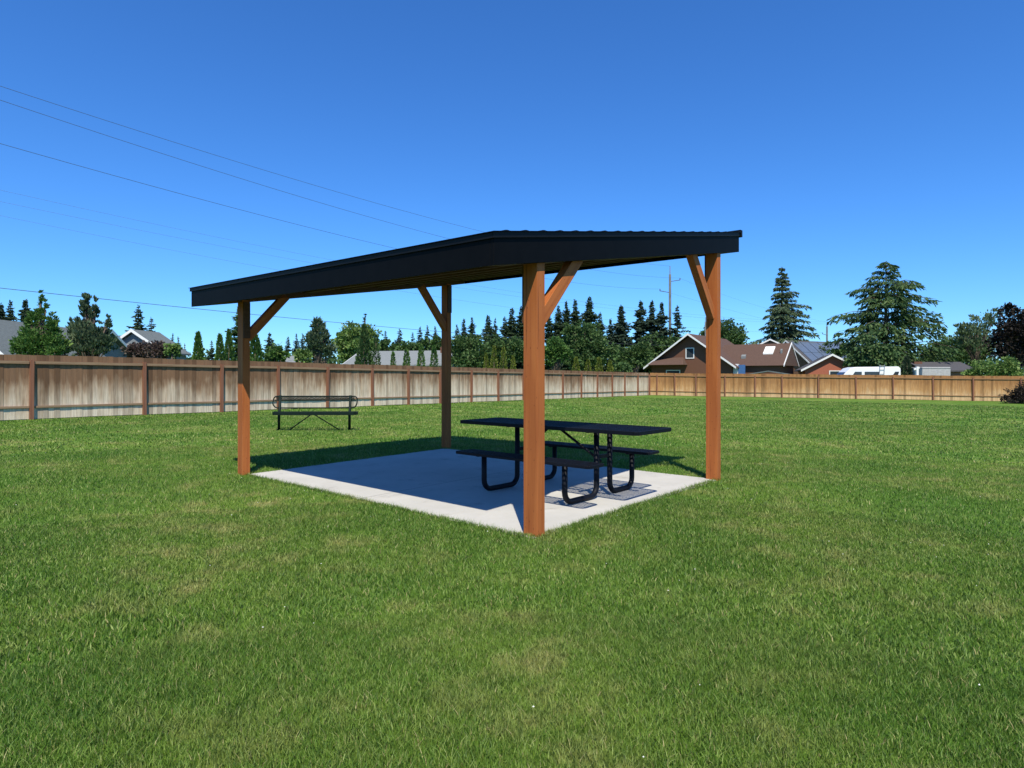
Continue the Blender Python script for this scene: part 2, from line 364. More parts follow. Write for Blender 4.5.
W_ = np.stack([np.cos(th)*ww/2, np.sin(th)*ww/2, 0*th], -1); P_ = np.stack([ex, ey, ez], -1); L_ = np.stack([np.cos(la)*hh*.7, np.sin(la)*hh*.7, hh], -1)
Ve = np.stack([P_+W_, P_-W_, P_+L_], 1).reshape(-1, 3); FF = np.concatenate([FF, np.arange(ne*3).reshape(-1, 3)+len(VV)]); VV = np.concatenate([VV, Ve])
# keep the lawn on this side of the fences
FA = np.array([-14.0, 17.3]); FB = np.array([11.2, 51.8]); FCn = np.array([37.2, 45.0])
def side(P, A, B): return (B[0]-A[0])*(P[:,1]-A[1])-(B[1]-A[1])*(P[:,0]-A[0])
ok = (side(VV, FA, FB) < 0) & (side(VV, FB, FCn) < 0)
FF = FF[ok[FF].all(1)]
gr = arr_mesh('lawn_grass', VV, 3, M['blade'], faces=FF); tag(gr, 'short mown green grass with straw coloured patches', 'grass', kind='stuff')
# clover heads: tiny white dots in the lawn
nC = 150; r_ = np.random.default_rng(31); ang = (r_.random(nC)-.5)*1.6; rad = 2.2+11*r_.random(nC)**.8
cx = np.sin(ang)*rad; cy = np.cos(ang)*rad; a, b = to_ab(cx, cy); k = ~((a > -.05) & (a < SW+.05) & (b > -.05) & (b < SL+.05)); cx = cx[k]; cy = cy[k]
cz = ground(cx, cy)+.042; s = .0042*(.7+.6*r_.random(len(cx)))
oc8 = np.array([[1,0,0],[0,1,0],[0,0,1],[-1,0,0],[0,1,0],[0,0,1],[-1,0,0],[0,-1,0],[0,0,1],[1,0,0],[0,-1,0],[0,0,1]], float)
V = (np.stack([cx, cy, cz], -1)[:, None, :]+oc8[None]*s[:, None, None]).reshape(-1, 3)
tag(arr_mesh('clover_flowers', V, 3, M['petal']), 'tiny white clover heads scattered through the lawn', 'clover', kind='stuff')

# ------------------------------------------------------------------ pavilion
ZL, SLP, RB = 2.269, .1674, .0152
A0, A1, B0, B1 = -.521, 4.189, -.037, 5.541
FH = .245
def zr(a, b): return ZL+SLP*a+RB*b
pav = thing('pavilion', 'open timber picnic shelter with sloping black metal roof on four cedar coloured posts', 'pavilion', (N0[0], N0[1], 0), YAW)
posts = {'near': (.090,.070), 'right': (3.615,.062), 'left': (.005,5.135), 'back': (3.735,5.14)}
for k_, (a, b) in posts.items():      # one post per corner
    z0 = slabz(a, b)-.02; z1 = zr(a, b)+.02; L = z1-z0
    mb = MB(); mb.box(0, L, -.075, .075, -.051, .051)
    post = mb.build('post', M['cedar'], pav, bevel=.004, loc=(a, b, z0), rot=(0, -PI/2, 0))
    inn = 1 if b < 2 else -1
    mb = MB(); mb.box(-.0455, .0455, 0, .022, L-.52, L-.03)
    mb.build('cleat', M['cedar_shaded'], post, bevel=.002, loc=(0,0,0)).matrix_local = Matrix.Rotation(PI/2, 4, 'Y') @ Matrix.Translation((0, inn*.0735+(0 if inn > 0 else -.022), 0))
# the two raking beams and their knee braces
for b, aa in ((.066, (posts['near'][0], posts['right'][0])), (5.12, (posts['left'][0], posts['back'][0]))):
    a0, a1 = A0+.045, A1-.045
    th = math.atan(SLP); Lb = (a1-a0)/math.cos(th)
    mb = MB(); mb.box(0, Lb, -.044, .044, .002, .19)
    mb.build('beam', M['cedar_shaded'], pav, bevel=.003, loc=(a0, b, zr(a0, b)), rot=(0, -th, 0))
    for s, a in ((1, aa[0]), (-1, aa[1])):
        run = .60 if s > 0 else .62
        zt = zr(a+s*run, b)+.03; p1 = Vector((a+s*run, b, zt))
        drop = .62 if s > 0 else .72
        p0 = Vector((a+s*.035, b, zt-drop))
        d = p1-p0; L = d.length; ang = math.atan2(d.z, d.x)
        mb = MB(); mb.prism([(0, -.056), (L, -.056), (L, .056), (0, .056)], -.044, .044, 'y')
        mb.build('knee_brace', M['cedar'], pav, bevel=.003, loc=p0, rot=(0, -ang, 0))
# joists across
na = 8
for i in range(na):
    a = A0+.14+(A1-A0-.28)*i/(na-1); zz = zr(a, 2.5)
    mb = MB(); mb.hexa([(a-.019, .115, zr(a,.1)+.055), (a+.019, .115, zr(a,.1)+.055), (a+.019, 5.07, zr(a,5)+.055), (a-.019, 5.07, zr(a,5)+.055)],
                       [(a-.019, .115, zr(a,.1)+.19), (a+.019, .115, zr(a,.1)+.19), (a+.019, 5.07, zr(a,5)+.19), (a-.019, 5.07, zr(a,5)+.19)])
    mb.build('joist', M['cedar_shaded'], pav)
# deck boards under the metal, and outriggers at the left overhang
mb = MB(); e = .04
mb.hexa([(A0+e, B0+e, zr(A0+e,0)+.195), (A1-e, B0+e, zr(A1-e,0)+.195), (A1-e, B1-e, zr(A1-e,B1)+.195), (A0+e, B1-e, zr(A0+e,B1)+.195)],
        [(A0+e, B0+e, zr(A0+e,0)+.213), (A1-e, B0+e, zr(A1-e,0)+.213), (A1-e, B1-e, zr(A1-e,B1)+.213), (A0+e, B1-e, zr(A0+e,B1)+.213)])
mb.build('roof_deck', M['cedar_shaded'], pav)
# fascia boards
def fascia(p, q, inn):
    (a0, b0), (a1, b1) = p, q; ia, ib = inn; t = .038
    P = [(a0,b0), (a1,b1), (a1+ia*t, b1+ib*t), (a0+ia*t, b0+ib*t)]
    mb = MB(); mb.hexa([(a, b, zr(a,b)) for a, b in P], [(a, b, zr(a,b)+FH) for a, b in P]); mb.build('fascia', M['fascia'], pav, bevel=.003)
fascia((A0, B0), (A1, B0), (0, 1)); fascia((A0, B1), (A1, B1), (0, -1))
fascia((A0, B0+.039), (A0, B1-.039), (1, 0)); fascia((A1, B0+.039), (A1, B1-.039), (-1, 0))
# folded edge trim
def trimstrip(p, q, out):
    (a0, b0), (a1, b1) = p, q; oa, ob = out; t = .016
    P = [(a0+oa*.002, b0+ob*.002), (a1+oa*.002, b1+ob*.002), (a1+oa*t, b1+ob*t), (a0+oa*t, b0+ob*t)]
    mb = MB(); mb.hexa([(a, b, zr(a,b)+FH-.038) for a, b in P], [(a, b, zr(a,b)+FH+.008) for a, b in P]); mb.build('edge_trim', M['roof_metal'], pav, bevel=.002)
trimstrip((A0-.016, B0), (A1+.016, B0), (0, -1)); trimstrip((A0-.016, B1), (A1+.016, B1), (0, 1)); trimstrip((A0, B0), (A0, B1), (-1, 0))
trimstrip((A1, B0), (A1, B1), (1, 0))
# ribbed metal sheet: ribs run across the slope, their ends show along the raking edge
prof = []; a = A0-.03; pitch = .2285
while a < A1+.03:
    for da, dz in ((0,0), (.095,0), (.108,.003), (.13,.007), (.152,.007), (.174,.003), (.187,0)):
        if a+da < A1+.03: prof.append((a+da, dz))
    a += pitch
prof.append((A1+.03, 0)); n = len(prof)
mb = MB(); bs = (B0-.03, B1+.03)
V = [(a, b, zr(a, b)+FH+.010+dz+t) for t in (0, -.0) for b in bs for a, dz in prof]
top = [(a, b, zr(a,b)+FH+.014+dz) for b in bs for a, dz in prof]; bot = [(a, b, zr(a,b)+FH+.0095) for b in bs for a, dz in prof]
fs = [(i, i+1, n+i+1, n+i) for i in range(n-1)]+[(2*n+i, 3*n+i, 3*n+i+1, 2*n+i+1) for i in range(n-1)]
fs += [(i, 2*n+i, 2*n+i+1, i+1) for i in range(n-1)]+[(n+i, n+i+1, 3*n+i+1, 3*n+i) for i in range(n-1)]+[(0, n, 3*n, 2*n), (n-1, 3*n-1, 4*n-1, 2*n-1)]
mb.add(top+bot, fs); mb.build('roof_sheet', M['roof_metal'], pav)
mb = MB()
for b in (B0, B1):
    pass
mb.hexa([(A1+.005, B0-.03, zr(A1,B0)+FH-.05), (A1+.045, B0-.03, zr(A1,B0)+FH-.05), (A1+.045, B1+.03, zr(A1,B1)+FH-.05), (A1+.005, B1+.03, zr(A1,B1)+FH-.05)],
        [(A1-.02, B0-.03, zr(A1,B0)+FH+.042), (A1+.045, B0-.03, zr(A1,B0)+FH+.042), (A1+.045, B1+.03, zr(A1,B1)+FH+.042), (A1-.02, B1+.03, zr(A1,B1)+FH+.042)])
mb.build('ridge_cap', M['roof_metal'], pav, bevel=.006)

# ------------------------------------------------------------------ picnic table
def lattice(name, x0, x1, y0, y1, z, mat, parent, pitch=.038, bw=.011, th=.006):
    """expanded-metal sheet: crossing diagonal strands, really open"""
    mb = MB(); sl = .55
    for sgn in (1, -1):
        c = -(y1-y0)*sl-(x1-x0)
        lim = (x1-x0)+(y1-y0)*sl
        t = -lim
        while t < lim:
            # line x = x0 + t + sgn*sl*(y-y0)
            ys = [y0, y1]; seg = []
            ya, yb = y0, y1
            xa = x0+t+sgn*sl*0; k = sgn*sl
            for xl in (x0, x1):
                pass
            y_at0 = y0+(x0-xa)/k; y_at1 = y0+(x1-xa)/k
            lo, hi = max(y0, min(y_at0, y_at1)), min(y1, max(y_at0, y_at1))
            if hi-lo > .004:
                mb.bar((xa+k*(lo-y0), lo, z+(.001*sgn)), (xa+k*(hi-y0), hi, z+(.001*sgn)), bw, th)
            t += pitch
    return mb.build(name, mat, parent)
def arc(c, r, a0, a1, n, plane='xz'):
    out = []
    for i in range(n+1):
        a = a0+(a1-a0)*i/n; out.append((c[0]+r*math.cos(a), c[1], c[2]+r*math.sin(a)))
    return out
TA, TB = 1.82, 1.035
tp = np.array([N0[0]+TA*ux-TB*uy, N0[1]+TA*uy+TB*ux])
tbl = thing('picnic_table', 'navy black expanded metal picnic table with two attached bench seats on concrete pad', 'picnic table', (tp[0], tp[1], slabz(TA,TB)), YAW)
def panel(name, x0, x1, y0, y1, z, mat, parent, rim=.03):
    mb = MB(); rr = .035
    # rolled rim
    pts = []
    for (cx, cy, a0) in ((x1-rr, y1-rr, 0), (x0+rr, y1-rr, PI/2), (x0+rr, y0+rr, PI), (x1-rr, y0+rr, 1.5*PI)):
        for i in range(5):
            a = a0+PI/2*i/4; pts.append((cx+rr*math.cos(a), cy+rr*math.sin(a), z-.012))
    pts.append(pts[0])
    n = len(pts)-1
    for i in range(n): mb.bar(pts[i], pts[i+1], .024, rim)
    o = mb.build(name, mat, parent, bevel=.004)
    lattice('mesh_sheet', x0+.008, x1-.008, y0+.008, y1-.008, z, mat, o)
    return o
top = panel('tabletop', -.40, .31, -1.17, 1.33, .76, M['coat'], tbl, .04)
s1 = panel('seat', -.86, -.60, -.92, .92, .455, M['coat'], tbl)
s2 = panel('seat', .47, .73, -.80, .88, .455, M['coat'], tbl)
mb = MB()
for x in (-.2, .17): mb.box(x-.02, x+.02, -1.0, 1.15, .712, .732)
mb.build('top_rail', M['coat'], top)
for y in (-.515, .62):
    for s, xin, xout in ((-1, .13, .70), (1, .13, .60)):
        r_c = .11; rt = .03
        pts = [(s*xout, y, .435), (s*xout, y, r_c+.03)]
        pts += [(s*(xout-r_c+r_c*math.cos(a)), y, .03+r_c-r_c*math.sin(a)) for a in [PI/2*i/5 for i in range(1, 6)]]
        pts += [(s*(xin+r_c-r_c*math.sin(a)), y, .03+r_c-r_c*math.cos(a)) for a in [PI/2*i/5 for i in range(0, 6)]]
        pts += [(s*xin, y, .72)]
        mb = MB(); mb.tube(pts, rt, 12); mb.build('leg_loop', M['coat'], tbl, smooth=True)
        mb = MB(); mb.box(s*xout-.11, s*xout+.11, y-.02, y+.02, .412, .436); mb.build('seat_bracket', M['coat'], tbl, bevel=.003)
    mb = MB(); mb.bar((-.15, y, .44), (.15, y, .44), .02, .04); mb.build('crossbar', M['coat'], tbl); mb = MB(); mb.bar((-.3, y, .722), (.3, y, .722), .04, .02); mb.build('crossbar', M['coat'], tbl)
for y in (-.515, .62):
    mb = MB(); mb.tube([(-.01, .16+(.04 if y > 0 else -.04), .735), (-.01, y-(.02 if y > 0 else -.02), (.38 if y < 0 else .44))], .015, 8); mb.build('brace', M['coat'], tbl, smooth=True)
mb = MB(); mb.box(-.05, .03, .08, .24, .725, .742); mb.build('brace_plate', M['coat'], tbl)

# ------------------------------------------------------------------ green bench on the lawn
Dm = 15.6; bx_, by_ = wpos(314.5, Dm)
bench = thing('park_bench', 'dark green metal bench with open backrest standing on lawn before fence', 'bench', (bx_, by_, G(bx_, by_)), R(1.5))
st = panel('seat', -.90, 1.075, -.36, -.06, .44, M['green_coat'], bench, .075)
# back: rounded frame loop with mesh in the upper half
zt, zb = .83, .545; mb = MB(); yb = .04
pts = []
for (cx, cz, a0) in ((.94, zt-.09, 0), (-.94, zt-.09, PI/2), (-.90, zb+.13, PI), (.90, zb+.13, 1.5*PI)):
    r0 = .09 if a0 < PI else .13
    for i in range(7):
        a = a0+PI/2*i/6; pts.append((cx+r0*math.cos(a), yb+(.05 if cz > .7 else 0), cz+r0*math.sin(a)))
pts.append(pts[0]); mb.tube(pts, .016, 8, cap=False); bk = mb.build('backrest', M['green_coat'], bench, smooth=True)
mb = MB(); mb.bar((-1.0, .085, zt-.045), (1.0, .085, zt-.045), .012, .095); 
mb = MB()
for sgn in (1, -1):
    t = -.2
    while t < 2.1:
        xa, xb = -1.0+t, -1.0+t+.06
        if sgn < 0: xa, xb = xb, xa
        if max(xa, xb) < 1.0 and min(xa, xb) > -1.0: mb.bar((xa, .075, zt-.10), (xb, .09, zt-.006), .013, .012)
        t += .032
mb.bar((-1.0, .075, zt-.10), (1.0, .075, zt-.10), .02, .025)
mb.build('mesh_sheet', M['green_coat'], bk)
for x in (-.86, .86):
    mb = MB(); mb.tube([(x, -.02, -.02), (x, -.02, .42), (x, .02, .50), (x, .085, .85)], .033, 10); lg = mb.build('leg', M['green_coat'], bench, smooth=True)
    mb = MB(); mb.bar((x, .02, .40), (x, -.34, .405), .045, .03); mb.build('seat_arm', M['green_coat'], bench)
    s = 1 if x > 0 else -1
    mb = MB(); mb.tube([(s*.03, -.16, .40), (s*.62, -.02, .0)], .014, 8); mb.build('brace', M['green_coat'], bench, smooth=True)

# ------------------------------------------------------------------ fences
def fence(name, label, P0, P1, pxs, golds, ext0, ext1, group):
    P0 = np.array(P0); P1 = np.array(P1); d = (P1-P0)/np.linalg.norm(P1-P0); rz = math.atan2(d[1], d[0])
    t_ = []
    for px in pxs:      # where the bays really break along the fence line
        k = (px-512)/F; t_.append((k*P0[1]-P0[0])/(d[0]-k*d[1]))
    t_ = ext0+t_+ext1
    base = P0; zb = G(*base)
    root = thing(name, label, 'fence', (base[0], base[1], zb), rz, group)
    def gz(t): q = base+d*t; return G(*q)-zb
    H = 1.83
    for i in range(len(t_)-1):
        a, b = t_[i], t_[i+1]; gold = golds(i, a, b)
        mb = MB(); x = a
        while x < b-.002:
            w = min(.1400, b-x); z = gz(x)
            mb.tone = rng.random()
            j = (rng.random()-.5)*.010; hj = (rng.random()-.5)*.018
            mb.box(x+.0008, x+w+.0008 if x+w < b-.003 else x+w, .02+j, .038+j, z+.02, z+H+hj)
            x += .1415
        mb.build('board_panel', M['fence_gold'] if gold else M['fence_grey'], root, attr=True, bleach=(0 if gold else -.03+.26*i/18+(rng.random()-.5)*.17-(.22 if i in (14, 16) else 0)))
        for k, zz in ((0, .36), (1, H-.22)):
            z0, z1 = gz(a)+zz, gz(b)+zz; L = math.hypot(b-a, z1-z0)
            mb = MB(); mb.box(.046, L-.046, -.034, .014, -.035, .045) if k else mb.box(.046, L-.046, -.020, .014, -.03, .03)
            mb.build('rail', M['rail_gold'] if gold else M['fence_rail'], root, loc=(a, 0, z0), rot=(0, -math.atan2(z1-z0, b-a), 0))
    for t in t_:
        z = gz(t); w = .045 if name else .045
        mb = MB(); mb.box(-w, w, -.085, .012, -.15, H-.15+.02*rng.random()); mb.build('post', M['fence_post'], root, loc=(t, 0, z), rot=(R((rng.random()-.5)*1.6), R((rng.random()-.5)*1.6), 0))
    return root
lp = [31, 144, 221, 278, 327, 372, 408, 440, 471, 498, 523, 543, 562.5, 581, 597, 612, 624.5, 637.5]
fence('wooden_fence', 'weathered grey brown board fence running along the left of the lawn to the far corner', FA, FB, lp,
      lambda i, a, b: False, [-4.9, -2.3], [float(np.linalg.norm(FB-FA))-.06], 'board fences round the lawn')
rp_ = [657, 675, 696, 710, 725, 755, 782, 818, 856, 893, 933, 973, 1021]
fence('wooden_fence', 'golden brown board fence across the back and right of the lawn', FB, FCn, rp_,
      lambda i, a, b: True, [.06], [28.6, 31.1, 33.6], 'board fences round the lawn')

# ------------------------------------------------------------------ vegetation
def rdir(n, r_):
    v = r_.normal(size=(n, 3)); return v/np.linalg.norm(v, axis=1, keepdims=True)
def sprays(P, Dr, ln, wd, r_, droop=0.):
    """kite-shaped sprays: root P, direction Dr (unit), length ln, width wd"""
    n = len(P); side_ = np.cross(Dr, rdir(n, r_)); side_ /= np.linalg.norm(side_, axis=1, keepdims=True)+1e-9
    ln = np.broadcast_to(np.asarray(ln, float), (n,))[:, None]; wd = np.broadcast_to(np.asarray(wd, float), (n,))[:, None]
    dn = np.array([0, 0, -1.])*droop*ln
    A = P; B = P+Dr*ln*.55+side_*wd*.5+dn*.3; C = P+Dr*ln+dn; E = P+Dr*ln*.45-side_*wd*.5+dn*.3
    return np.stack([A, B, C, E], 1).reshape(-1, 3)
def veg(name, label, cat, px, D, crownV, trunk, mat, group=None, bark='bark', stems=None):
    x, y = wpos(px, D); z = G(x, y)
    o = thing(name, label, cat, (x, y, z), 0, group)
    arr_mesh('crown', crownV, 4, M[mat], o)
    mb = MB()
    for pts, rr in trunk: mb.tube(pts, rr, 6)
    mb.build('trunk', M[bark], o, smooth=True)
    return o
def spruce(label, px, top, D, wpx, mat='l_spruce', group=None, name='spruce_tree', dens=1., ragged=.45, droop=.25, lean=0, base=.1, name2='spruce'):
    x, y = wpos(px, D); H = zat(top, D)-G(x, y); Rr = wpx/2/F*D
    r_ = np.random.default_rng(int(px*13+top)); P = []; Dr = []; Ln = []; lean = lean+r_.normal()*.006; droop = droop*(.5+r_.random())
    Hpx = H*F/D; nl = int(max(26, Hpx*.55)*dens)
    for i in range(nl):
        t = base+(1-base)*((i+.3)/nl)**.9
        L = Rr*min(1.1, ((1-t)*Hpx/(1.55*wpx))**.82+.03)*(1-ragged/2)*(1+.28*math.sin(t*37+px)*ragged*2)
        nb = 7 if t < .9 else 4
        a0 = r_.random()*6.28
        for k in range(nb):
            if r_.random() < ragged*.35: continue
            a = a0+k*6.283/nb+r_.normal()*.35; l = L*(1+ragged*(r_.random()-.35)*1.8); jz = r_.normal()*.018*H
            m = max(3, int(l/ (Rr*.085)))
            s = (np.arange(m)+.5*r_.random(m))/m
            rr = s*l; zz = t*H+jz*(1-t)*2-droop*rr*(1.1-.5*s)+ .12*l*s*s+r_.normal(size=m)*.02*H*.25
            pp = np.stack([np.cos(a)*rr+lean*t*H, np.sin(a)*rr, zz], -1)
            for sg in (-1, 0, 1):
                da = a+sg*(.85+.3*r_.random(m)); d = np.stack([np.cos(da), np.sin(da), -.25+.3*r_.random(m)], -1); P.append(pp); Dr.append(d)
                Ln.append((.20*Rr+.16*l)*(1.15-s*.55))
    P = np.concatenate(P); Dr = np.concatenate(Dr); Dr /= np.linalg.norm(Dr, axis=1, keepdims=True); Ln = np.concatenate(Ln)
    V = sprays(P, Dr, Ln, Ln*.55, r_, .15)
    nt_ = 14; tt = np.linspace(.93, .995, nt_); pt = np.stack([0*tt+lean*tt*H, 0*tt, tt*H], -1); dd = rdir(nt_, r_)*.5+np.array([0,0,.6]); dd /= np.linalg.norm(dd, axis=1, keepdims=True)
    V = np.concatenate([V, sprays(pt, dd, H*.03, H*.012, r_)])
    tr = [([(0,0,-.2), (lean*H*.5,0,H*.5), (lean*H,0,H*.985)], [H*.016+.05, H*.01+.02, .02])]
    return veg(name, label, name2, px, D, V, tr, mat, group)
def lobes(label, px, D, blobs, mat, cat='tree', name='broadleaf_tree', leaf=.16, n=2600, group=None, bark='bark', clump=.30, up=.2, spiky=0.):
    """blobs: (px, py, rx px, ry px) ellipsoids of foliage clumps"""
    x, y = wpos(px, D); g = G(x, y); r_ = np.random.default_rng(int(px*7+D*3)); Vs_ = []; trunk = []; tot = sum(b[2]*b[3] for b in blobs)
    first = True
    for (bx, by, rx, ry) in blobs:
        X = (bx-px)/F*D; Z = zat(by, D)-g; a_ = rx/F*D; c_ = ry/F*D; Yo = r_.normal()*a_*.25
        nn = int(n*rx*ry/tot); ncl = max(10, int(nn/22))
        cd = rdir(ncl, r_); rad = r_.random(ncl)**.4*(.62+.42*r_.random(ncl))
        cc = cd*rad[:, None]*np.array([a_, a_*.9, c_])+np.array([X, Yo, Z])
        sz = min(a_, c_)*clump*(.55+.9*r_.random(ncl))
        idx = r_.integers(0, ncl, nn)
        od = rdir(nn, r_); pp = cc[idx]+od*(sz[idx]*r_.random(nn)**.5)[:, None]*np.array([1.15, 1.15, .7])
        dd = od*.8+cd[idx]*.5+np.array([0, 0, up])+rdir(nn, r_)*.5
        if spiky: dd = dd*.4+np.array([0, 0, spiky])
        dd /= np.linalg.norm(dd, axis=1, keepdims=True)
        lf = leaf*(.6+.8*r_.random(nn)); Vs_.append(sprays(pp, dd, lf, lf*(.75 if not spiky else .4), r_, .1))
        # limbs reaching the clumps
        base_z = max(.1, (Z-c_)*.75)
        for k in r_.choice(ncl, min(ncl, 9), replace=False):
            q = cc[k]*np.array([.9, .9, .96]); midp = (q*.5+np.array([X*.6, Yo*.5, (base_z+q[2])*.5-q[2]*.1]))*1.
            midp = np.array([q[0]*.45+X*.15, q[1]*.45, base_z*.4+q[2]*.5])
            trunk.append(([(0, 0, base_z*.7), tuple(midp), tuple(q)], [.05+.006*abs(Z), .03, .012]))
    Hm = max(zat(b[1], D)-g for b in blobs)
    trunk.append(([(0, 0, -.2), (0, 0, Hm*.45), (0.03*Hm, 0, Hm*.8)], [.05+.022*Hm, .03+.014*Hm, .03]))
    return veg(name, label, cat, px, D, np.concatenate(Vs_), trunk, mat, group, bark)
def flame(label, px, top, D, wpx, mat='l_yellow', group=None, cat='arborvitae', name='arborvitae', sharp=.75, n=1500):
    x, y = wpos(px, D); g = G(x, y); H = zat(top, D)-g; Rr = wpx/2/F*D; r_ = np.random.default_rng(int(px*17+top))
    t = r_.random(n)**1.15; az = r_.random(n)*6.283
    prof_ = Rr*np.minimum(1, ((1-t)**sharp)*1.12)*(.9+.12*np.sin(az*3+t*9)+.07*np.sin(az*7-t*23))
    rr = prof_*(.72+.33*r_.random(n)**.5)
    P = np.stack([np.cos(az)*rr, np.sin(az)*rr, t*H*.97+.05], -1)
    d = np.stack([np.cos(az)*.45, np.sin(az)*.45, .9+0*az], -1)+rdir(n, r_)*.35; d /= np.linalg.norm(d, axis=1, keepdims=True)
    ln = (.10+.05*r_.random(n))*(Rr*1.2+.25)
    return veg(name, label, cat, px, D, sprays(P, d, ln*1.6, ln*.7, r_), [([(0,0,-.1), (0,0,H*.9)], [.06, .015])], mat, group)
def layered(label, px, top, D, wpx, bot, mat, name, cat, seed, nl=22, lean=0, asym=0, power=.62, leafk=1.):
    """cedar with long flat drooping boughs and sky between the layers"""
    x, y = wpos(px, D); g = G(x, y); H = zat(top, D)-g; Rr = wpx/2/F*D; z_lo = max(.6, zat(bot, D)-g); r_ = np.random.default_rng(seed)
    P = []; Dr = []; Ln = []; limbs = []
    for i in range(nl):
        t = (i+.2)/nl; z0 = z_lo+(H-z_lo)*t**.92
        L = Rr*((1-t)**power)*(.70+.38*r_.random())+.12*Rr*(1-t)
        nb = 6 if t < .8 else 4; a0 = r_.random()*6.28
        for k in range(nb):
            a = a0+k*6.283/nb+r_.normal()*.3; l = L*(.5+.72*r_.random()**.8)*(1+asym*math.cos(a))
            m = max(6, int(l/(.30*leafk))); s = (np.arange(m)+r_.random(m)*.8)/m; rr = l*(.12+.88*s)
            rise = .22*l*(1.2*s-1.45*s**2) if t > .25 else .1*l*(s-2.2*s**2)
            zz = z0+rise+.02*H*r_.normal()*.3
            bp = np.stack([np.cos(a)*rr+lean*z0, np.sin(a)*rr, zz+0*rr], -1)
            limbs.append(([(lean*z0, 0, z0-.02*H), tuple(bp[m//2]), tuple(bp[-1])], [.012*H*(1-t)+.02, .03, .012]))
            wdt = .26*l*(1-.75*s)+.12*l
            for q in range(11):
                off = (r_.random(m)-.5)*2*wdt; pp = bp+np.stack([-np.sin(a)*off, np.cos(a)*off, -.32*np.abs(off)-.10*r_.random(m)*l*.5], -1)
                da = a+np.sign(off)*.7+r_.normal(size=m)*.35
                d = np.stack([np.cos(da), np.sin(da), -.30+.32*r_.normal(size=m)], -1); P.append(pp); Dr.append(d/np.linalg.norm(d, axis=1, keepdims=True)); Ln.append((.42+.30*r_.random(m))*leafk*(.7+.3*(1-t)))
    P = np.concatenate(P); Dr = np.concatenate(Dr); Ln = np.concatenate(Ln)
    V = sprays(P, Dr, Ln, Ln*.36, r_, .35)
    tip = 40; tt = np.linspace(.9, 1, tip); pt = np.stack([lean*tt*H, 0*tt, tt*H*.99], -1); dd = rdir(tip, r_)+np.array([0,0,.3]); dd /= np.linalg.norm(dd, axis=1, keepdims=True)
    V = np.concatenate([V, sprays(pt, dd, .5*leafk*(1.3-tt[:, None][:, 0]), .2*leafk, r_)])
    return veg(name, label, cat, px, D, V, [([(0,0,-.2), (lean*H*.5,0,H*.5), (lean*H,0,H*.99)], [.022*H+.06, .014*H, .02])]+limbs, mat)

r_ = np.random.default_rng(77); P = []
for i in range(420):
    px = -260+1560*i/420+r_.normal()*3; D = 165+r_.random()*50; x, y = wpos(px, D); g = G(x, y); h = 6.6+3.2*r_.random()+1.2*math.sin(px*.03)
    n = 60; c = rdir(n, r_)*np.array([2.6, 2.6, h*.5])*r_.random((n, 1))**.3+np.array([x, y, g+h*.5]); P.append(c)
P = np.concatenate(P); dd = rdir(len(P), r_)+np.array([0,0,.6]); dd /= np.linalg.norm(dd, axis=1, keepdims=True)
tag(arr_mesh('distant_woods', sprays(P, dd, 1.3*(.6+.8*r_.random(len(P))), .9, r_), 4, M['l_mid']), 'low far off band of woods closing the horizon', 'woods', kind='stuff')
# left of the shelter ------------------------------------------------
spruce('dark conifer cut by the left edge of the view above the grey roof', 1, 304, 45, 26, group='conifers behind the left houses', dens=1.1)
spruce('small dark conifer second from the left edge above the grey roof', 11, 301, 48, 14, group='conifers behind the left houses')
spruce('dark spruce rising just behind the leftmost bushy green tree', 26, 300, 40, 22, group='conifers behind the left houses')
lobes('bushy bright green tree with thin spires directly behind the left end of the fence', 38, 24,
      [(37,322,6,15), (37,342,14,15), (27,333,6,14), (23,346,8,12), (51,325,5,13), (51,341,9,15), (57,350,7,9), (43,315,3,8), (31,318,3,8), (41,298,1.2,11), (46.5,305,1.0,8)], 'l_green', leaf=.115, n=10500, clump=.34, up=.5, spiky=.25)
lobes('small pale green shrub between the bushy tree and the loose grey green pine', 62, 25, [(62,345,7,13), (59,352,7,8)], 'l_light', 'shrub', 'shrub', leaf=.12, n=900)
lobes('loose grey green pine with two upright leaders behind the fence', 88, 26,
      [(86,308,5,15), (92,318,5,8), (95.5,308,2.6,12), (86,299,3,7), (88,335,14,16), (74,338,8,14), (103,338,10,15), (108,324,3,9), (71,326,2.5,8), (80,328,7,8), (92,347,24,12)], 'l_pine', name='pine_tree', leaf=.15, n=9500, clump=.27, up=.6, spiky=.6)
spruce('slim dark spruce directly behind the peak of the blue grey gable', 138, 306, 75, 22, group='spruces behind the blue grey house', ragged=.6, dens=.7)
spruce('shorter dark spruce right of the blue grey gable peak', 151, 318, 78, 17, group='spruces behind the blue grey house', ragged=.6, dens=.7)
lobes('low spreading dusky purple shrub in front of the blue grey house', 148, 25, [(148,351,20,9), (136,351,11,8), (160,350,11,9)], 'l_purple', 'shrub', 'shrub', leaf=.09, n=6000, clump=.3)
lobes('rounded yellow green shrub at the right end of the purple shrub', 172, 24.5, [(172,350,7,8)], 'l_light', 'shrub', 'shrub', leaf=.10, n=900)
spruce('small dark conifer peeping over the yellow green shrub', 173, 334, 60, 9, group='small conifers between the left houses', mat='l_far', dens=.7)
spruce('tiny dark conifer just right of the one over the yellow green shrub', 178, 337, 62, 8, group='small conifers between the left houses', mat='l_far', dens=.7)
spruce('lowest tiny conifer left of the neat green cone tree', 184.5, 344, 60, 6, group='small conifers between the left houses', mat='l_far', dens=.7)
flame('neat bright green cone shaped tree standing alone left of the shelter', 198, 333, 27, 19, 'l_green', cat='conifer', name='cedar_tree', n=2400, sharp=.85)
spruce('dark narrow conifer right of the lone green cone tree', 212, 341, 55, 9, mat='l_far', dens=.8)
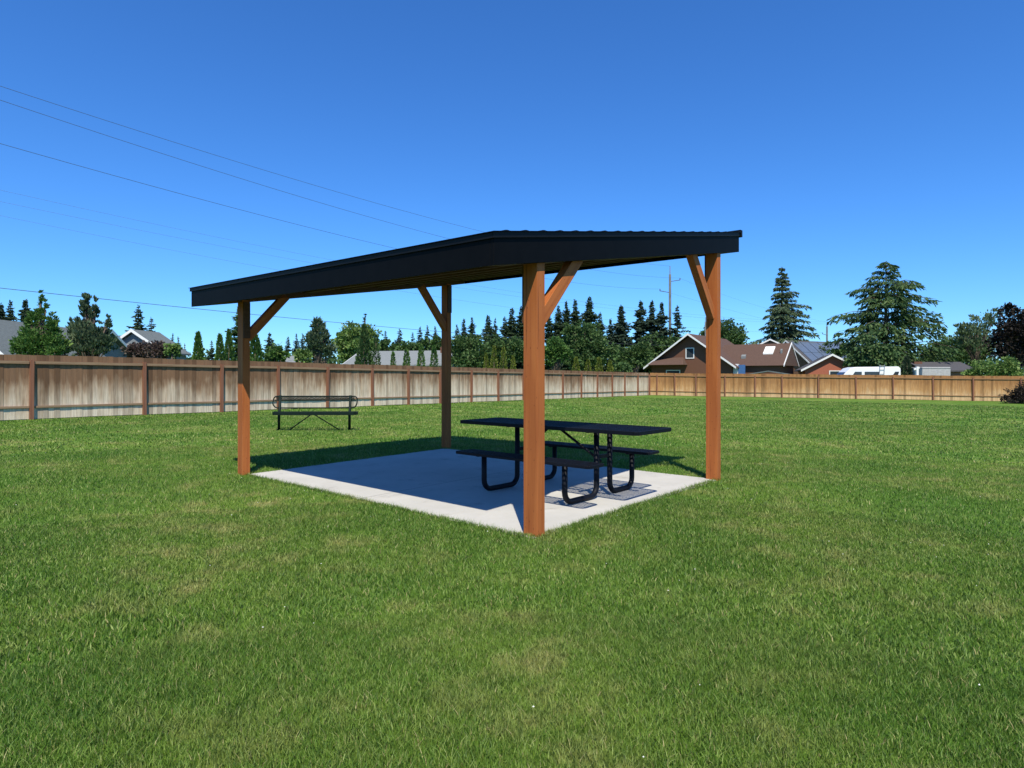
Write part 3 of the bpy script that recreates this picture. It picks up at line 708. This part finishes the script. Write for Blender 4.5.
flame('green cone tree two places left of the left shelter post', 220, 335, 28, 17, 'l_green', cat='conifer', name='cedar_tree', n=2000, sharp=.8, group='green cone trees behind the left post')
flame('green cone tree touching the left side of the left shelter post', 229, 330, 29, 17, 'l_green', cat='conifer', name='cedar_tree', n=2000, sharp=.8, group='green cone trees behind the left post')
spruce('tall narrow dark conifer mostly hidden by the left shelter post', 239, 307, 36, 16, mat='l_mid', dens=1., droop=.1)
flame('green cone tree just right of the left shelter post', 255, 336, 28, 24, 'l_green', cat='conifer', name='cedar_tree', n=2200, sharp=.7, group='green cone trees behind the left post')
spruce('dark ragged spruce just right of the left shelter post', 270, 333, 58, 18, mat='l_far', ragged=.6)
lobes('low green shrub over the fence right of the left shelter post', 277, 30, [(277,354,11,8)], 'l_green', 'shrub', 'shrub', leaf=.12, n=1100)
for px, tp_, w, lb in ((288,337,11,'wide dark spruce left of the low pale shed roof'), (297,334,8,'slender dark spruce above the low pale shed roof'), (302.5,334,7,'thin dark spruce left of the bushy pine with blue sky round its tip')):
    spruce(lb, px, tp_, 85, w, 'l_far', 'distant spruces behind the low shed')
lobes('low light green shrub beside the low pale shed roof', 303, 30, [(303,356,9,7)], 'l_light', 'shrub', 'shrub', leaf=.12, n=900)
lobes('bushy dark green pine with a broken top left of the pale roofed house', 318, 34, [(318,328,6,10), (317,342,11,12), (313,350,8,10), (327,350,7,10), (311,336,3,7), (325,335,4,7)], 'l_pine', name='pine_tree', leaf=.18, n=5600, spiky=.35, clump=.35)
lobes('broad pale green leafy tree behind the pale roofed house', 356, 80, [(352,334,13,12), (367,335,10,11), (343,344,10,12), (350,355,12,9), (358,345,19,8), (374,345,6,8)], 'l_light', leaf=.30, n=8000, clump=.3)
flame('dense green cedar in front of the pale roofed house', 364, 325, 33, 22, 'l_mid', cat='conifer', name='cedar_tree', n=2800, sharp=.75)
flame('shorter green cedar hugging the right side of the dense green cedar', 376, 335, 33, 12, 'l_mid', cat='conifer', name='cedar_tree', n=1400, sharp=.6)
lobes('bare topped thin sapling poking up above the dense green cedar', 365, 36, [(365,319,1.3,7)], 'l_pine', name='sapling', leaf=.12, n=120, spiky=.5)
for px, tp_, w, lb in ((393,352,7.5,'smallest cone arborvitae, leftmost of the four before the pale roof'), (406.5,350,11,'second arborvitae from the left of the four before the pale roof'),
                       (421,345,11,'tallest arborvitae, third of the four before the pale roof'), (434,346,11,'arborvitae closest to the back shelter post')):
    flame(lb, px, tp_, 34, w, 'l_green', 'four arborvitae in front of the pale roof', sharp=.5)
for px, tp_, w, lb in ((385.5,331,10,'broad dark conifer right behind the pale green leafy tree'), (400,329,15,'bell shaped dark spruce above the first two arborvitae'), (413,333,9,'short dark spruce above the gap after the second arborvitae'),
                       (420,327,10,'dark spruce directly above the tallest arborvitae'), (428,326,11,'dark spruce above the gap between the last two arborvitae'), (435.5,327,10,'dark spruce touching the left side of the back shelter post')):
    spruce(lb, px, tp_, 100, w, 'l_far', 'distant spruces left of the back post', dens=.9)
lobes('low band of green trees above the pale house roof', 396, 88, [(385,347,12,8), (404,348,14,7), (425,347,15,8), (440,344,12,9)], 'l_mid', leaf=.45, n=2400)
# between the back post and the near post -----------------------------
for px, tp_, w, lb in ((457,325,10,'small dark spruce tip just right of the back shelter post'), (463.5,319,11,'thin spruce tip second right of the back shelter post'), (472,317.5,11,'thin spruce tip with bare leader third right of the back shelter post'),
                       (488,315.5,17,'bushy dark spruce midway between the back and near posts'), (495.5,319,9,'narrow dark spruce leaning against the midway bushy one'), (505,317,14,'shorter dark spruce left of the tall one beside the near post'),
                       (512,308.5,19,'tall dark spruce left of the near post'), (521.5,307,17,'tall dark spruce half hidden by the near post')):
    spruce(lb, px, tp_, 90, w, 'l_spruce', 'dark spruces behind the shelter', dens=1.1)
lobes('rounded mid green leafy tree just right of the back post', 468, 55, [(468,346,16,13), (458,352,10,14), (482,354,11,12), (470,360,20,10)], 'l_mid', leaf=.22, n=6500)
lobes('dark low leafy tree right of the rounded mid green one', 500, 60, [(500,352,15,12), (515,350,12,14), (494,345,8,9)], 'l_mid', leaf=.24, n=4600)
for px, tp_, w, lb in ((486,353,9,'shortest yellow green arborvitae of the row left of the near post'), (494,346,12,'yellow green arborvitae second in the row left of the near post'), (503.5,347,12,'yellow green arborvitae third in the row left of the near post'), (513,356,10,'low yellow green arborvitae nearest the left side of the near post')):
    flame(lb, px, tp_, 42, w, 'l_yellow', 'arborvitae row left of the near post')
# between the near post and the brown house ---------------------------
for px, tp_, w, lb in ((549,312,13,'dark spruce just right of the near post'), (558.5,306,15,'dark spruce under the near knee brace'), (567,301.5,14,'spruce with slim pointed tip right of the near knee brace'), (575.5,300,16,'bushy topped dark spruce left of the pale leader'),
                       (588.5,297,18,'tallest feathery pale spruce leader above the wide dark fir'), (600,313,15,'ragged low spruce shoulder right of the feathery leader'), (610.5,319,12,'short spruce in the gap left of the lone full spruce'),
                       (620.5,306,22,'full pyramid spruce standing alone against the sky'), (641,301,22,'first of three tall tiered spruces left of the utility pole'), (652,301,18,'middle of three tall tiered spruces left of the utility pole'), (662,303,18,'last of three tall tiered spruces touching the utility pole'), (677.5,306,19,'thin drooping spruce just right of the utility pole')):
    spruce(lb, px, tp_, 92, w, 'l_spruce' if px < 605 else 'l_far', 'dark spruces behind the far corner', dens=1.1 if px != 677.5 else .6, ragged=.35 if px < 630 else .6)
lobes('wide dark green fir mass filling the middle behind the fence', 585, 66, [(588,334,15,14), (578,346,17,14), (600,350,16,14), (585,360,26,12), (570,332,8,10)], 'l_mid', leaf=.26, n=9000, clump=.3)
lobes('bright green leafy tree right beside the near post', 556, 58, [(556,345,10,10), (551,355,9,12), (563,352,8,10)], 'l_green', leaf=.2, n=4200)
for i, (px, tp_, w) in enumerate(((576,358,13), (588,360,12), (599,358,13), (610,361,12))):
    flame(('leftmost yellow green arborvitae of the low clump by the far corner','second yellow green arborvitae of the low clump by the far corner','third yellow green arborvitae of the low clump by the far corner','rightmost yellow green arborvitae of the low clump by the far corner')[i], px, tp_, 52, w, 'l_yellow', 'arborvitae clump by the far corner')
lobes('green leafy tree left of the brown gabled house', 636, 72, [(634,356,14,12), (624,362,10,10), (642,352,11,12), (622,358,8,12)], 'l_mid', leaf=.25, n=6500)
lobes('green leafy tree covering the foot of the tall utility pole', 668, 90, [(664,346,17,14), (682,347,12,14), (652,348,12,14), (648,360,14,10)], 'l_mid', leaf=.45, n=2600)
lobes('small round shrub in the yard corner behind the fence', 622, 57, [(622,368,10,6)], 'l_mid', 'shrub', 'shrub', leaf=.22, n=700)
# right side ---------------------------------------------------------------
lobes('round dark tree behind the brown roof right of the right post', 722, 120, [(722,334,20,15), (708,340,11,11), (737,338,10,12)], 'l_mid', leaf=.4, n=6500)
layered('tall blue green cone shaped cedar behind the houses', 782, 266, 100, 60, 344, 'l_pine', 'cedar_tree', 'cedar', 5, nl=19, asym=.12, leafk=.95, power=.95)
layered('huge spreading deodar cedar with layered boughs left of the white van rear', 886, 260, 74, 124, 372, 'l_deodar', 'cedar_tree', 'cedar', 9, nl=18, asym=.04, power=.60)
lobes('hanging willow like light green foliage at the foot of the huge cedar', 868, 68, [(868,352,17,20), (856,360,12,12), (880,360,12,12)], 'l_deodar', leaf=.34, n=2600, up=-.6)
lobes('thin low green tree left of the huge cedar beside the small pole', 848, 92, [(848,350,12,7), (838,353,9,5)], 'l_mid', leaf=.4, n=900)
flame('small very dark cone conifer between the white van and the white post', 907, 356, 60, 15, 'l_spruce', cat='conifer', name='cedar_tree', n=1500, sharp=.7)
lobes('dark green tree mass right of the huge cedar', 950, 84, [(945,350,17,14), (965,348,18,15), (980,350,14,14), (935,356,12,10)], 'l_mid', leaf=.32, n=7500)
lobes('airy sage green tree with upright twigs left of the plum tree', 976, 78, [(984,325,13,12), (966,330,9,13), (975,345,18,14), (959,331,4.5,10), (992,315,8,6), (974,338,16,9)], 'l_sage', leaf=.36, n=3600, spiky=.55, clump=.3)
lobes('large blackish plum leaved tree at the right edge', 1012, 70, [(1013,330,18,22), (1002,344,14,18), (1022,345,20,22), (1010,312,9,8), (1034,330,18,22)], 'l_plum', leaf=.32, n=7000, clump=.36)
lobes('left bright green shrub showing above the right fence', 979, 52, [(979,370,13,9), (969,373,8,6)], 'l_light', 'shrub', 'shrub', leaf=.2, n=1700, group='bright shrubs over the right fence')
lobes('right taller bright green shrub showing above the right fence', 1005, 52, [(1004,367,12,11), (1016,371,9,8), (992,371,7,7)], 'l_light', 'shrub', 'shrub', leaf=.2, n=2000, group='bright shrubs over the right fence')
lobes('dark arching shrub on the lawn in front of the right fence', 1021, 41, [(1021,394,13,9), (1012,396,7,8), (1031,392,12,12), (1005,400,3,5), (1018,401,14,6)], 'l_plum', 'shrub', 'shrub', leaf=.13, n=4200, spiky=.2)

# ------------------------------------------------------------------ houses
def house(name, label, px, D, yaw, w, dep, eave, ridge, wallm, roofm, over=.45, ridge_axis='y', windows=(), cat='house', front_gable_trim=True, chimney=None):
    """local x runs along the facade, local y away from the camera, origin at the middle of the facade"""
    x, y = wpos(px, D); g = G(x, y)
    o = thing(name, label, cat, (x, y, g), yaw)
    mb = MB()
    if ridge_axis == 'y': mb.prism([(-w/2, -.1), (w/2, -.1), (w/2, eave), (0, ridge-.12), (-w/2, eave)], 0, dep, 'y')
    else: mb.prism([(0, -.1), (dep, -.1), (dep, eave), (dep/2, ridge-.12), (0, eave)], -w/2, w/2, 'x')
    wl = mb.build('wall', wallm, o)
    half = w/2 if ridge_axis == 'y' else dep/2; sl = (ridge-eave)/half; th = .13
    rf = MB()
    if ridge_axis == 'y':
        for s in (-1, 1):
            e = s*(half+over); q = [(0, ridge), (e, ridge-sl*(half+over)), (e, ridge-sl*(half+over)+th), (0, ridge+th)]
            rf.prism(q, -over, dep+over, 'y')
    else:
        for s in (-1, 1):
            e = half+s*(half+over); q = [(half, ridge), (e, ridge-sl*(half+over)), (e, ridge-sl*(half+over)+th), (half, ridge+th)]
            rf.prism(q, -w/2-over, w/2+over, 'x')
    r = rf.build('roof', roofm, o)
    if front_gable_trim:
        tm = MB()
        for s in (-1, 1):
            if ridge_axis == 'y':
                e = s*(half+over); lo = ridge-sl*(half+over)
                tm.prism([(0, ridge-.08), (e, lo-.08), (e, lo+th+.02), (0, ridge+th+.02)], -over-.05, -over-.004, 'y')
            else:
                e = half+s*(half+over); lo = ridge-sl*(half+over)
                for q in ((-w/2-over-.05, -w/2-over-.004), (w/2+over+.004, w/2+over+.05)):
                    tm.prism([(half, ridge-.08), (e, lo-.08), (e, lo+th+.02), (half, ridge+th+.02)], q[0], q[1], 'x')
        tm.build('rake_trim', M['trim'], o)
    for (wx, wz, ww, wh) in windows:
        fr = MB(); t = .1
        for q in ((wx-ww/2-t, wx-ww/2, wz-wh/2-t, wz+wh/2+t), (wx+ww/2, wx+ww/2+t, wz-wh/2-t, wz+wh/2+t), (wx-ww/2, wx+ww/2, wz+wh/2, wz+wh/2+t), (wx-ww/2, wx+ww/2, wz-wh/2-t, wz-wh/2)):
            fr.box(q[0], q[1], -.06, -.003, q[2], q[3])
        f = fr.build('window', M['trim'], o); pn = MB(); pn.box(wx-ww/2, wx+ww/2, -.03, -.004, wz-wh/2, wz+wh/2); pn.build('pane', M['glass'], f)
    if chimney:
        c = MB(); cx, cy, cz, cw = chimney; c.box(cx-cw/2, cx+cw/2, cy-cw/2, cy+cw/2, cz-1.2, cz); c.build('chimney', M['brick_brown'], r)
    return o
# grey house cut by the left edge
house('house', 'grey roofed house with white gable cut by the left edge', -36, 34, R(4), 5.3, 9, 1.9, 4.3, M['siding_white'], M['roof_grey'])
hb = house('garage_wing', 'plain grey roof wing behind the bushy trees on the left', 38, 44, R(0), 5.6, 6, 2.7, 4.5, M['siding_blue'], M['roof_grey'], ridge_axis='x', cat='house')
# blue-grey gabled house
h2 = house('house', 'blue grey house with white edged gable left of the shelter', 134, 50, R(-4), 5.0, 2.9, 3.1, 4.75, M['siding_blue'], M['roof_grey'], over=.3, windows=((-.2, 3.2, .9, .8),))
mb = MB(); mb.prism([(-6.3, 3.0), (.0, 3.0), (.0, 4.62), (-5.9, 4.62)], 3.2, 3.35, 'y'); mb.build('roof', M['roof_grey'], h2)
mb = MB(); mb.prism([(-3.6, 3.95), (-1.6, 3.95-.9), (-1.6, 3.78-.9), (-3.6, 3.78)], -.75, -.68, 'y'); mb.build('rake_trim', M['trim'], h2)
# low pale shed
house('shed', 'low pale roofed shed between shrubs over the left fence', 292, 45, R(10), 1.3, 2.0, 2.15, 2.62, M['siding_white'], M['roof_pale'], ridge_axis='x', over=.1, cat='shed', front_gable_trim=False)
# pale-roofed house behind the arborvitae
h3 = house('house', 'long house with pale grey roof behind the four arborvitae', 392, 60, R(-14), 9.6, 7, 2.4, 3.75, M['siding_blue'], M['roof_pale'], ridge_axis='x', over=.3, chimney=(4, 3, 4.2, .4))
# brown house with gable and wing
YH = R(-36)
h4 = house('house', 'brown house with broad white edged gable and brown shingle roof', 690, 76, YH, 9.8, 13, 3.15, 6.65, M['brick_brown'], M['roof_brown'], over=.75,
           windows=((0, 4.45, .85, 1.1), (-2.1, 1.85, 1.6, 1.0), (2.6, 1.9, .9, 1.1)))
mb = MB(); mb.prism([(-4.9, 3.3), (-.5, 3.3), (-.8, 4.1), (-3.9, 4.1)], -1.4, -.02, 'y')
mb = MB(); mb.hexa([(-4.8,-1.6,3.05), (-.3,-1.6,3.05), (-.3,-.02,3.05), (-4.8,-.02,3.05)], [(-4.6,-1.5,3.15), (-.5,-1.5,3.15), (-.8,-.02,3.95), (-4.1,-.02,3.95)]); mb.build('porch_roof', M['roof_brown'], h4)
mb = MB(); mb.box(4.95, 5.5, .5, 1.0, 0, 3.1); mb.build('door_surround', M['trim'], h4)
mb = MB(); mb.box(5.55, 6.3, .45, .6, 0, 3.0); mb.build('door', M['blue_paint'], h4)
w = MB(); w.prism([(1.2, 2.9), (5.0, 5.55), (8.8, 2.9)], 2.5, 10.3, 'x'); w.build('roof', M['roof_brown'], h4)
w = MB(); w.prism([(1.6, -.1), (8.4, -.1), (8.4, 2.95), (5.0, 5.3), (1.6, 2.95)], 4.9, 9.8, 'x'); w.build('wall', M['brick_brown'], h4)
w = MB()
for s in (-1, 1): w.prism([(5.0, 5.42), (5.0+s*3.8, 2.78), (5.0+s*3.8, 2.98), (5.0, 5.64)], 10.3, 10.37, 'x')
w.build('rake_trim', M['trim'], h4)
sk = MB(); sl = (5.55-2.9)/3.8
def onroof(mbx, x0, x1, y0, y1, t): mbx.hexa([(x0,y0,2.9+sl*(y0-1.2)+.01), (x1,y0,2.9+sl*(y0-1.2)+.01), (x1,y1,2.9+sl*(y1-1.2)+.01), (x0,y1,2.9+sl*(y1-1.2)+.01)], [(x0,y0,2.9+sl*(y0-1.2)+t), (x1,y0,2.9+sl*(y0-1.2)+t), (x1,y1,2.9+sl*(y1-1.2)+t), (x0,y1,2.9+sl*(y1-1.2)+t)])
onroof(sk, 7.6, 8.7, 3.1, 4.3, .14); sk.build('skylight', M['skylight'], h4)
sk = MB(); onroof(sk, 5.3, 5.8, 2.4, 2.7, .3); sk.build('roof_vent', M['roof_pale'], h4)
sk = MB(); onroof(sk, 9.5, 9.7, 3.2, 3.4, .4); sk.build('roof_vent', M['roof_pale'], h4)
sk = MB(); onroof(sk, 10.9, 11.5, .9, 1.15, -.3)
# solar roof house behind
h5 = house('house', 'house with pale solar panels on its dark roof behind the brown house', 788, 96, R(-62), 9.0, 13, 3.4, 7.2, M['siding_brown'], M['roof_dark'], over=.5)
sp_ = MB(); sl5 = (7.2-3.4)/4.5
for i in range(6):
    for j in range(2):
        x0 = .35+j*2.0; y0 = .3+i*2.0
        f = lambda x: 7.2+.13-sl5*x
        sp_.hexa([(x0,y0,f(x0)+.03), (x0+1.9,y0,f(x0+1.9)+.03), (x0+1.9,y0+1.85,f(x0+1.9)+.03), (x0,y0+1.85,f(x0)+.03)], [(x0,y0,f(x0)+.1), (x0+1.9,y0,f(x0+1.9)+.1), (x0+1.9,y0+1.85,f(x0+1.9)+.1), (x0,y0+1.85,f(x0)+.1)])
sp_.build('solar_panel', M['solar'], h5)
house('house', 'small gable peeking over the brown roof near the skylight', 770, 98, R(-20), 5.2, 6, 6.2, 7.5, M['siding_brown'], M['roof_dark'], over=.3)
# red brick gable
house('house', 'red brick gable end with white trim between the brown house and the van', 832, 72, R(-20), 5.6, 9, 2.7, 4.25, M['brick_red'], M['roof_dark'], over=.45, windows=((.3, 1.9, 1.0, 1.0),))
# low dark carport by the brown house
mb = MB(); mb.prism([(-2.1, 1.95), (0, 2.3), (2.1, 1.95), (2.1, 1.85), (0, 2.2), (-2.1, 1.85)], 0, 5, 'y')
cx, cy = wpos(768, 63); cg = thing('carport', 'low grey metal canopy in front of the brown house wing', 'carport', (cx, cy, G(cx, cy)), R(-25))
mb.build('roof', M['roof_grey'], cg)
for xx in (-1.9, 1.9):
    for yy in (.2, 4.8):
        mb = MB(); mb.box(xx-.05, xx+.05, yy-.05, yy+.05, -.1, 1.9); mb.build('post', M['siding_white'], cg)
# dark long building at right
house('outbuilding', 'long low building with dark roof left of the bright shrubs', 950, 66, R(-6), 4.6, 6, 2.5, 3.35, M['siding_brown'], M['roof_dark'], ridge_axis='x', over=.35, cat='building', chimney=(-2.0, 2.6, 3.5, .8), front_gable_trim=False)
# grey box trailer
cx, cy = wpos(936.5, 58); tr_ = thing('box_trailer', 'pale grey box trailer standing before the dark roofed building', 'trailer', (cx, cy, G(cx, cy)), R(-4))
mb = MB(); mb.box(-1.25, 1.25, 0, 1.9, .5, 2.72); mb.build('body', M['box_grey'], tr_, bevel=.06)
mb = MB(); mb.box(-1.27, 1.27, -.02, 1.92, 2.60, 2.66); mb.build('roof_rim', M['roof_pale'], tr_)
for xx in (-.5, .5):
    mb = MB(); mb.tube([(xx, -.02, .34), (xx, .2, .34)], .34, 16); mb.build('wheel', M['tyre'], tr_)
# white post
cx, cy = wpos(917, 57); wp = thing('white_post', 'short white post with crooked top beside the small dark conifer', 'post', (cx, cy, G(cx, cy)), 0)
mb = MB(); mb.box(-.1, .1, -.1, .1, -.1, 2.7); mb.build('shaft', M['trim'], wp, bevel=.01); mb = MB(); mb.bar((-.28, 0, 2.45), (.2, 0, 2.62), .12, .14); mb.build('crosspiece', M['trim'], wp)
# white camper van
cx, cy = wpos(868, 60); van = thing('camper_van', 'white camper van parked behind the right fence below the huge cedar', 'van', (cx, cy, G(cx, cy)-.05), R(-8))
prof = [(-2.95,.45), (-2.95,1.15), (-2.6,1.45), (-1.95,2.25), (-1.55,2.62), (-1.1,2.74), (2.7,2.78), (2.88,2.6), (2.92,.45)]
mb = MB(); mb.prism(prof, 0, 2.0, 'y'); body = mb.build('body', M['van_white'], van, bevel=.05)
def win(poly, nm='side_window'):
    m_ = MB(); m_.prism(poly, -.012, .004, 'y'); m_.build(nm, M['glass'], van)
win([(-1.5,1.75), (-.55,1.75), (-.55,2.3), (-1.15,2.3)]); win([(-.3,1.75), (1.0,1.75), (1.0,2.3), (-.3,2.3)]); win([(2.0,1.7), (2.55,1.7), (2.75,2.3), (2.4,2.3)]); 
m_ = MB(); m_.hexa([(-2.62,.15,1.47), (-2.62,1.85,1.47), (-2.6,1.85,1.45), (-2.6,.15,1.45)], [(-1.99,.15,2.26), (-1.99,1.85,2.26), (-1.96,1.85,2.24), (-1.96,.15,2.24)]); m_.build('windshield', M['glass'], van)
for xx in (-1.9, 1.9):
    mb = MB(); mb.tube([(xx, -.03, .36), (xx, .22, .36)], .36, 20); wh = mb.build('wheel', M['tyre'], van); mb = MB(); mb.tube([(xx, -.05, .36), (xx, .0, .36)], .2, 16); mb.build('rim', M['galv'], wh)
mb = MB()
for xx in (.95, 1.35): mb.tube([(xx, -.06, 1.4), (xx+.1, -.06, 2.95)], .025, 6)
for zz in (1.7, 2.1, 2.5, 2.85): mb.tube([(.98, -.06, zz), (1.42, -.06, zz)], .02, 6)
mb.build('ladder', M['galv'], van)
mb = MB(); mb.box(-2.98, 2.96, -.03, .05, .42, .58); mb.build('bumper', M['roof_dark'], van)

# ------------------------------------------------------------------ utility poles and wires
def pole(label, px, top, D, r, arms):
    x, y = wpos(px, D); g = G(x, y); H = zat(top, D)-g
    o = thing('utility_pole', label, 'utility pole', (x, y, g), 0)
    mb = MB(); mb.tube([(0,0,-.3), (0,0,H*.93)], [r, r*.72], 10); mb.build('shaft', M['pole'], o, smooth=True)
    mb = MB(); mb.tube([(0,0,H*.92), (0,0,H)], [r*.4, r*.3], 8); mb.build('top_pin', M['galv'], o)
    for (py, s, ln) in arms:
        z = zat(py, D)-g; mb = MB(); mb.tube([(0,0,z-.25), (s*ln*.6,0,z-.08), (s*ln,0,z)], .05, 6); mb.tube([(s*ln,0,z-.02), (s*ln,0,z+.3)], .07, 6); mb.build('arm', M['pole'], o)
    return o
pole('tall grey utility pole behind the far fence corner left of the brown house', 670, 266, 95, .24, ((280, 1, 1.5), (291, -1, 1.5)))
pole('small distant utility pole between the solar roof and the huge cedar', 827, 322, 130, .22, ((324, 1, .9), (334, -1, .9)))
pole('thin pale pole beside the right shelter post above the brown roof', 705.5, 317, 95, .15, ())
def wire(label, A, B, pa, pb, r, seg=48, name='power_line', grp='overhead power lines'):
    """A: (px, D) off-frame end whose height is solved; B: (px, py, D) fixed end; passes pixels pa and pb"""
    B3 = np.array([*wpos(B[0], B[2]), zat(B[1], B[2])]); A2 = np.array(wpos(*A))
    rows = []; rhs = []
    for (px, py) in (pa, pb):
        k = (px-512)/F; dx, dy = B3[0]-A2[0], B3[1]-A2[1]
        t = (k*A2[1]-A2[0])/(dx-k*dy); D = A2[1]+dy*t; z = zat(py, D)
        rows.append([1-t, -4*t*(1-t)]); rhs.append(z-t*B3[2])
    zA, sag = np.linalg.solve(np.array(rows), np.array(rhs)); sag = max(0, min(sag, 4)) if abs(sag) < 50 else .5
    A3 = np.array([A2[0], A2[1], zA]); base = B3.copy(); pts = []
    for i in range(seg+1):
        t = i/seg; p_ = A3*(1-t)+B3*t; p_ = p_-np.array([0,0,4*sag*t*(1-t)]); pts.append(tuple(p_-base))
    mb = MB(); mb.tube(pts, r, 5)
    o = mb.build(name, M['wire'], loc=tuple(base)); tag(o, label, 'power line', grp); return o
xr = 670+1.5/95*F; xl = 670-1.5/95*F
wire('topmost power line crossing the left sky to the tall pole', (-140, 26), (670, 266, 95), (0, 86), (480, 231), .011)
wire('second power line from the top crossing the left sky', (-140, 25), (xr, 278, 95), (0, 100), (454, 240), .011)
wire('third dark power line from the top crossing the left sky', (-140, 24), (xl, 289, 95), (0, 143.5), (398, 249), .011)
wire('upper of the three faint power lines in the left sky', (-120, 55), (827, 322, 130), (0, 190), (332, 260), .009)
wire('middle of the three faint power lines in the left sky', (-120, 55), (831, 324, 130), (0, 201.5), (312, 263), .009)
wire('lower of the three faint power lines in the left sky', (-120, 55), (823, 333, 130), (0, 215.5), (278, 270), .009)
wire('lowest dark cable just above the left trees', (-140, 28), (705.5, 346, 95), (0, 288), (415, 329.5), .016)
wire('faint line from the tall pole arm towards the small distant pole', (xr, 95), (831, 322.5, 130), (xr+.1, 278.5), (760, 306.5), .009)
wire('lower faint line from the tall pole towards the small distant pole', (xl, 95), (823, 333, 130), (xl+.1, 290), (760, 318), .009)
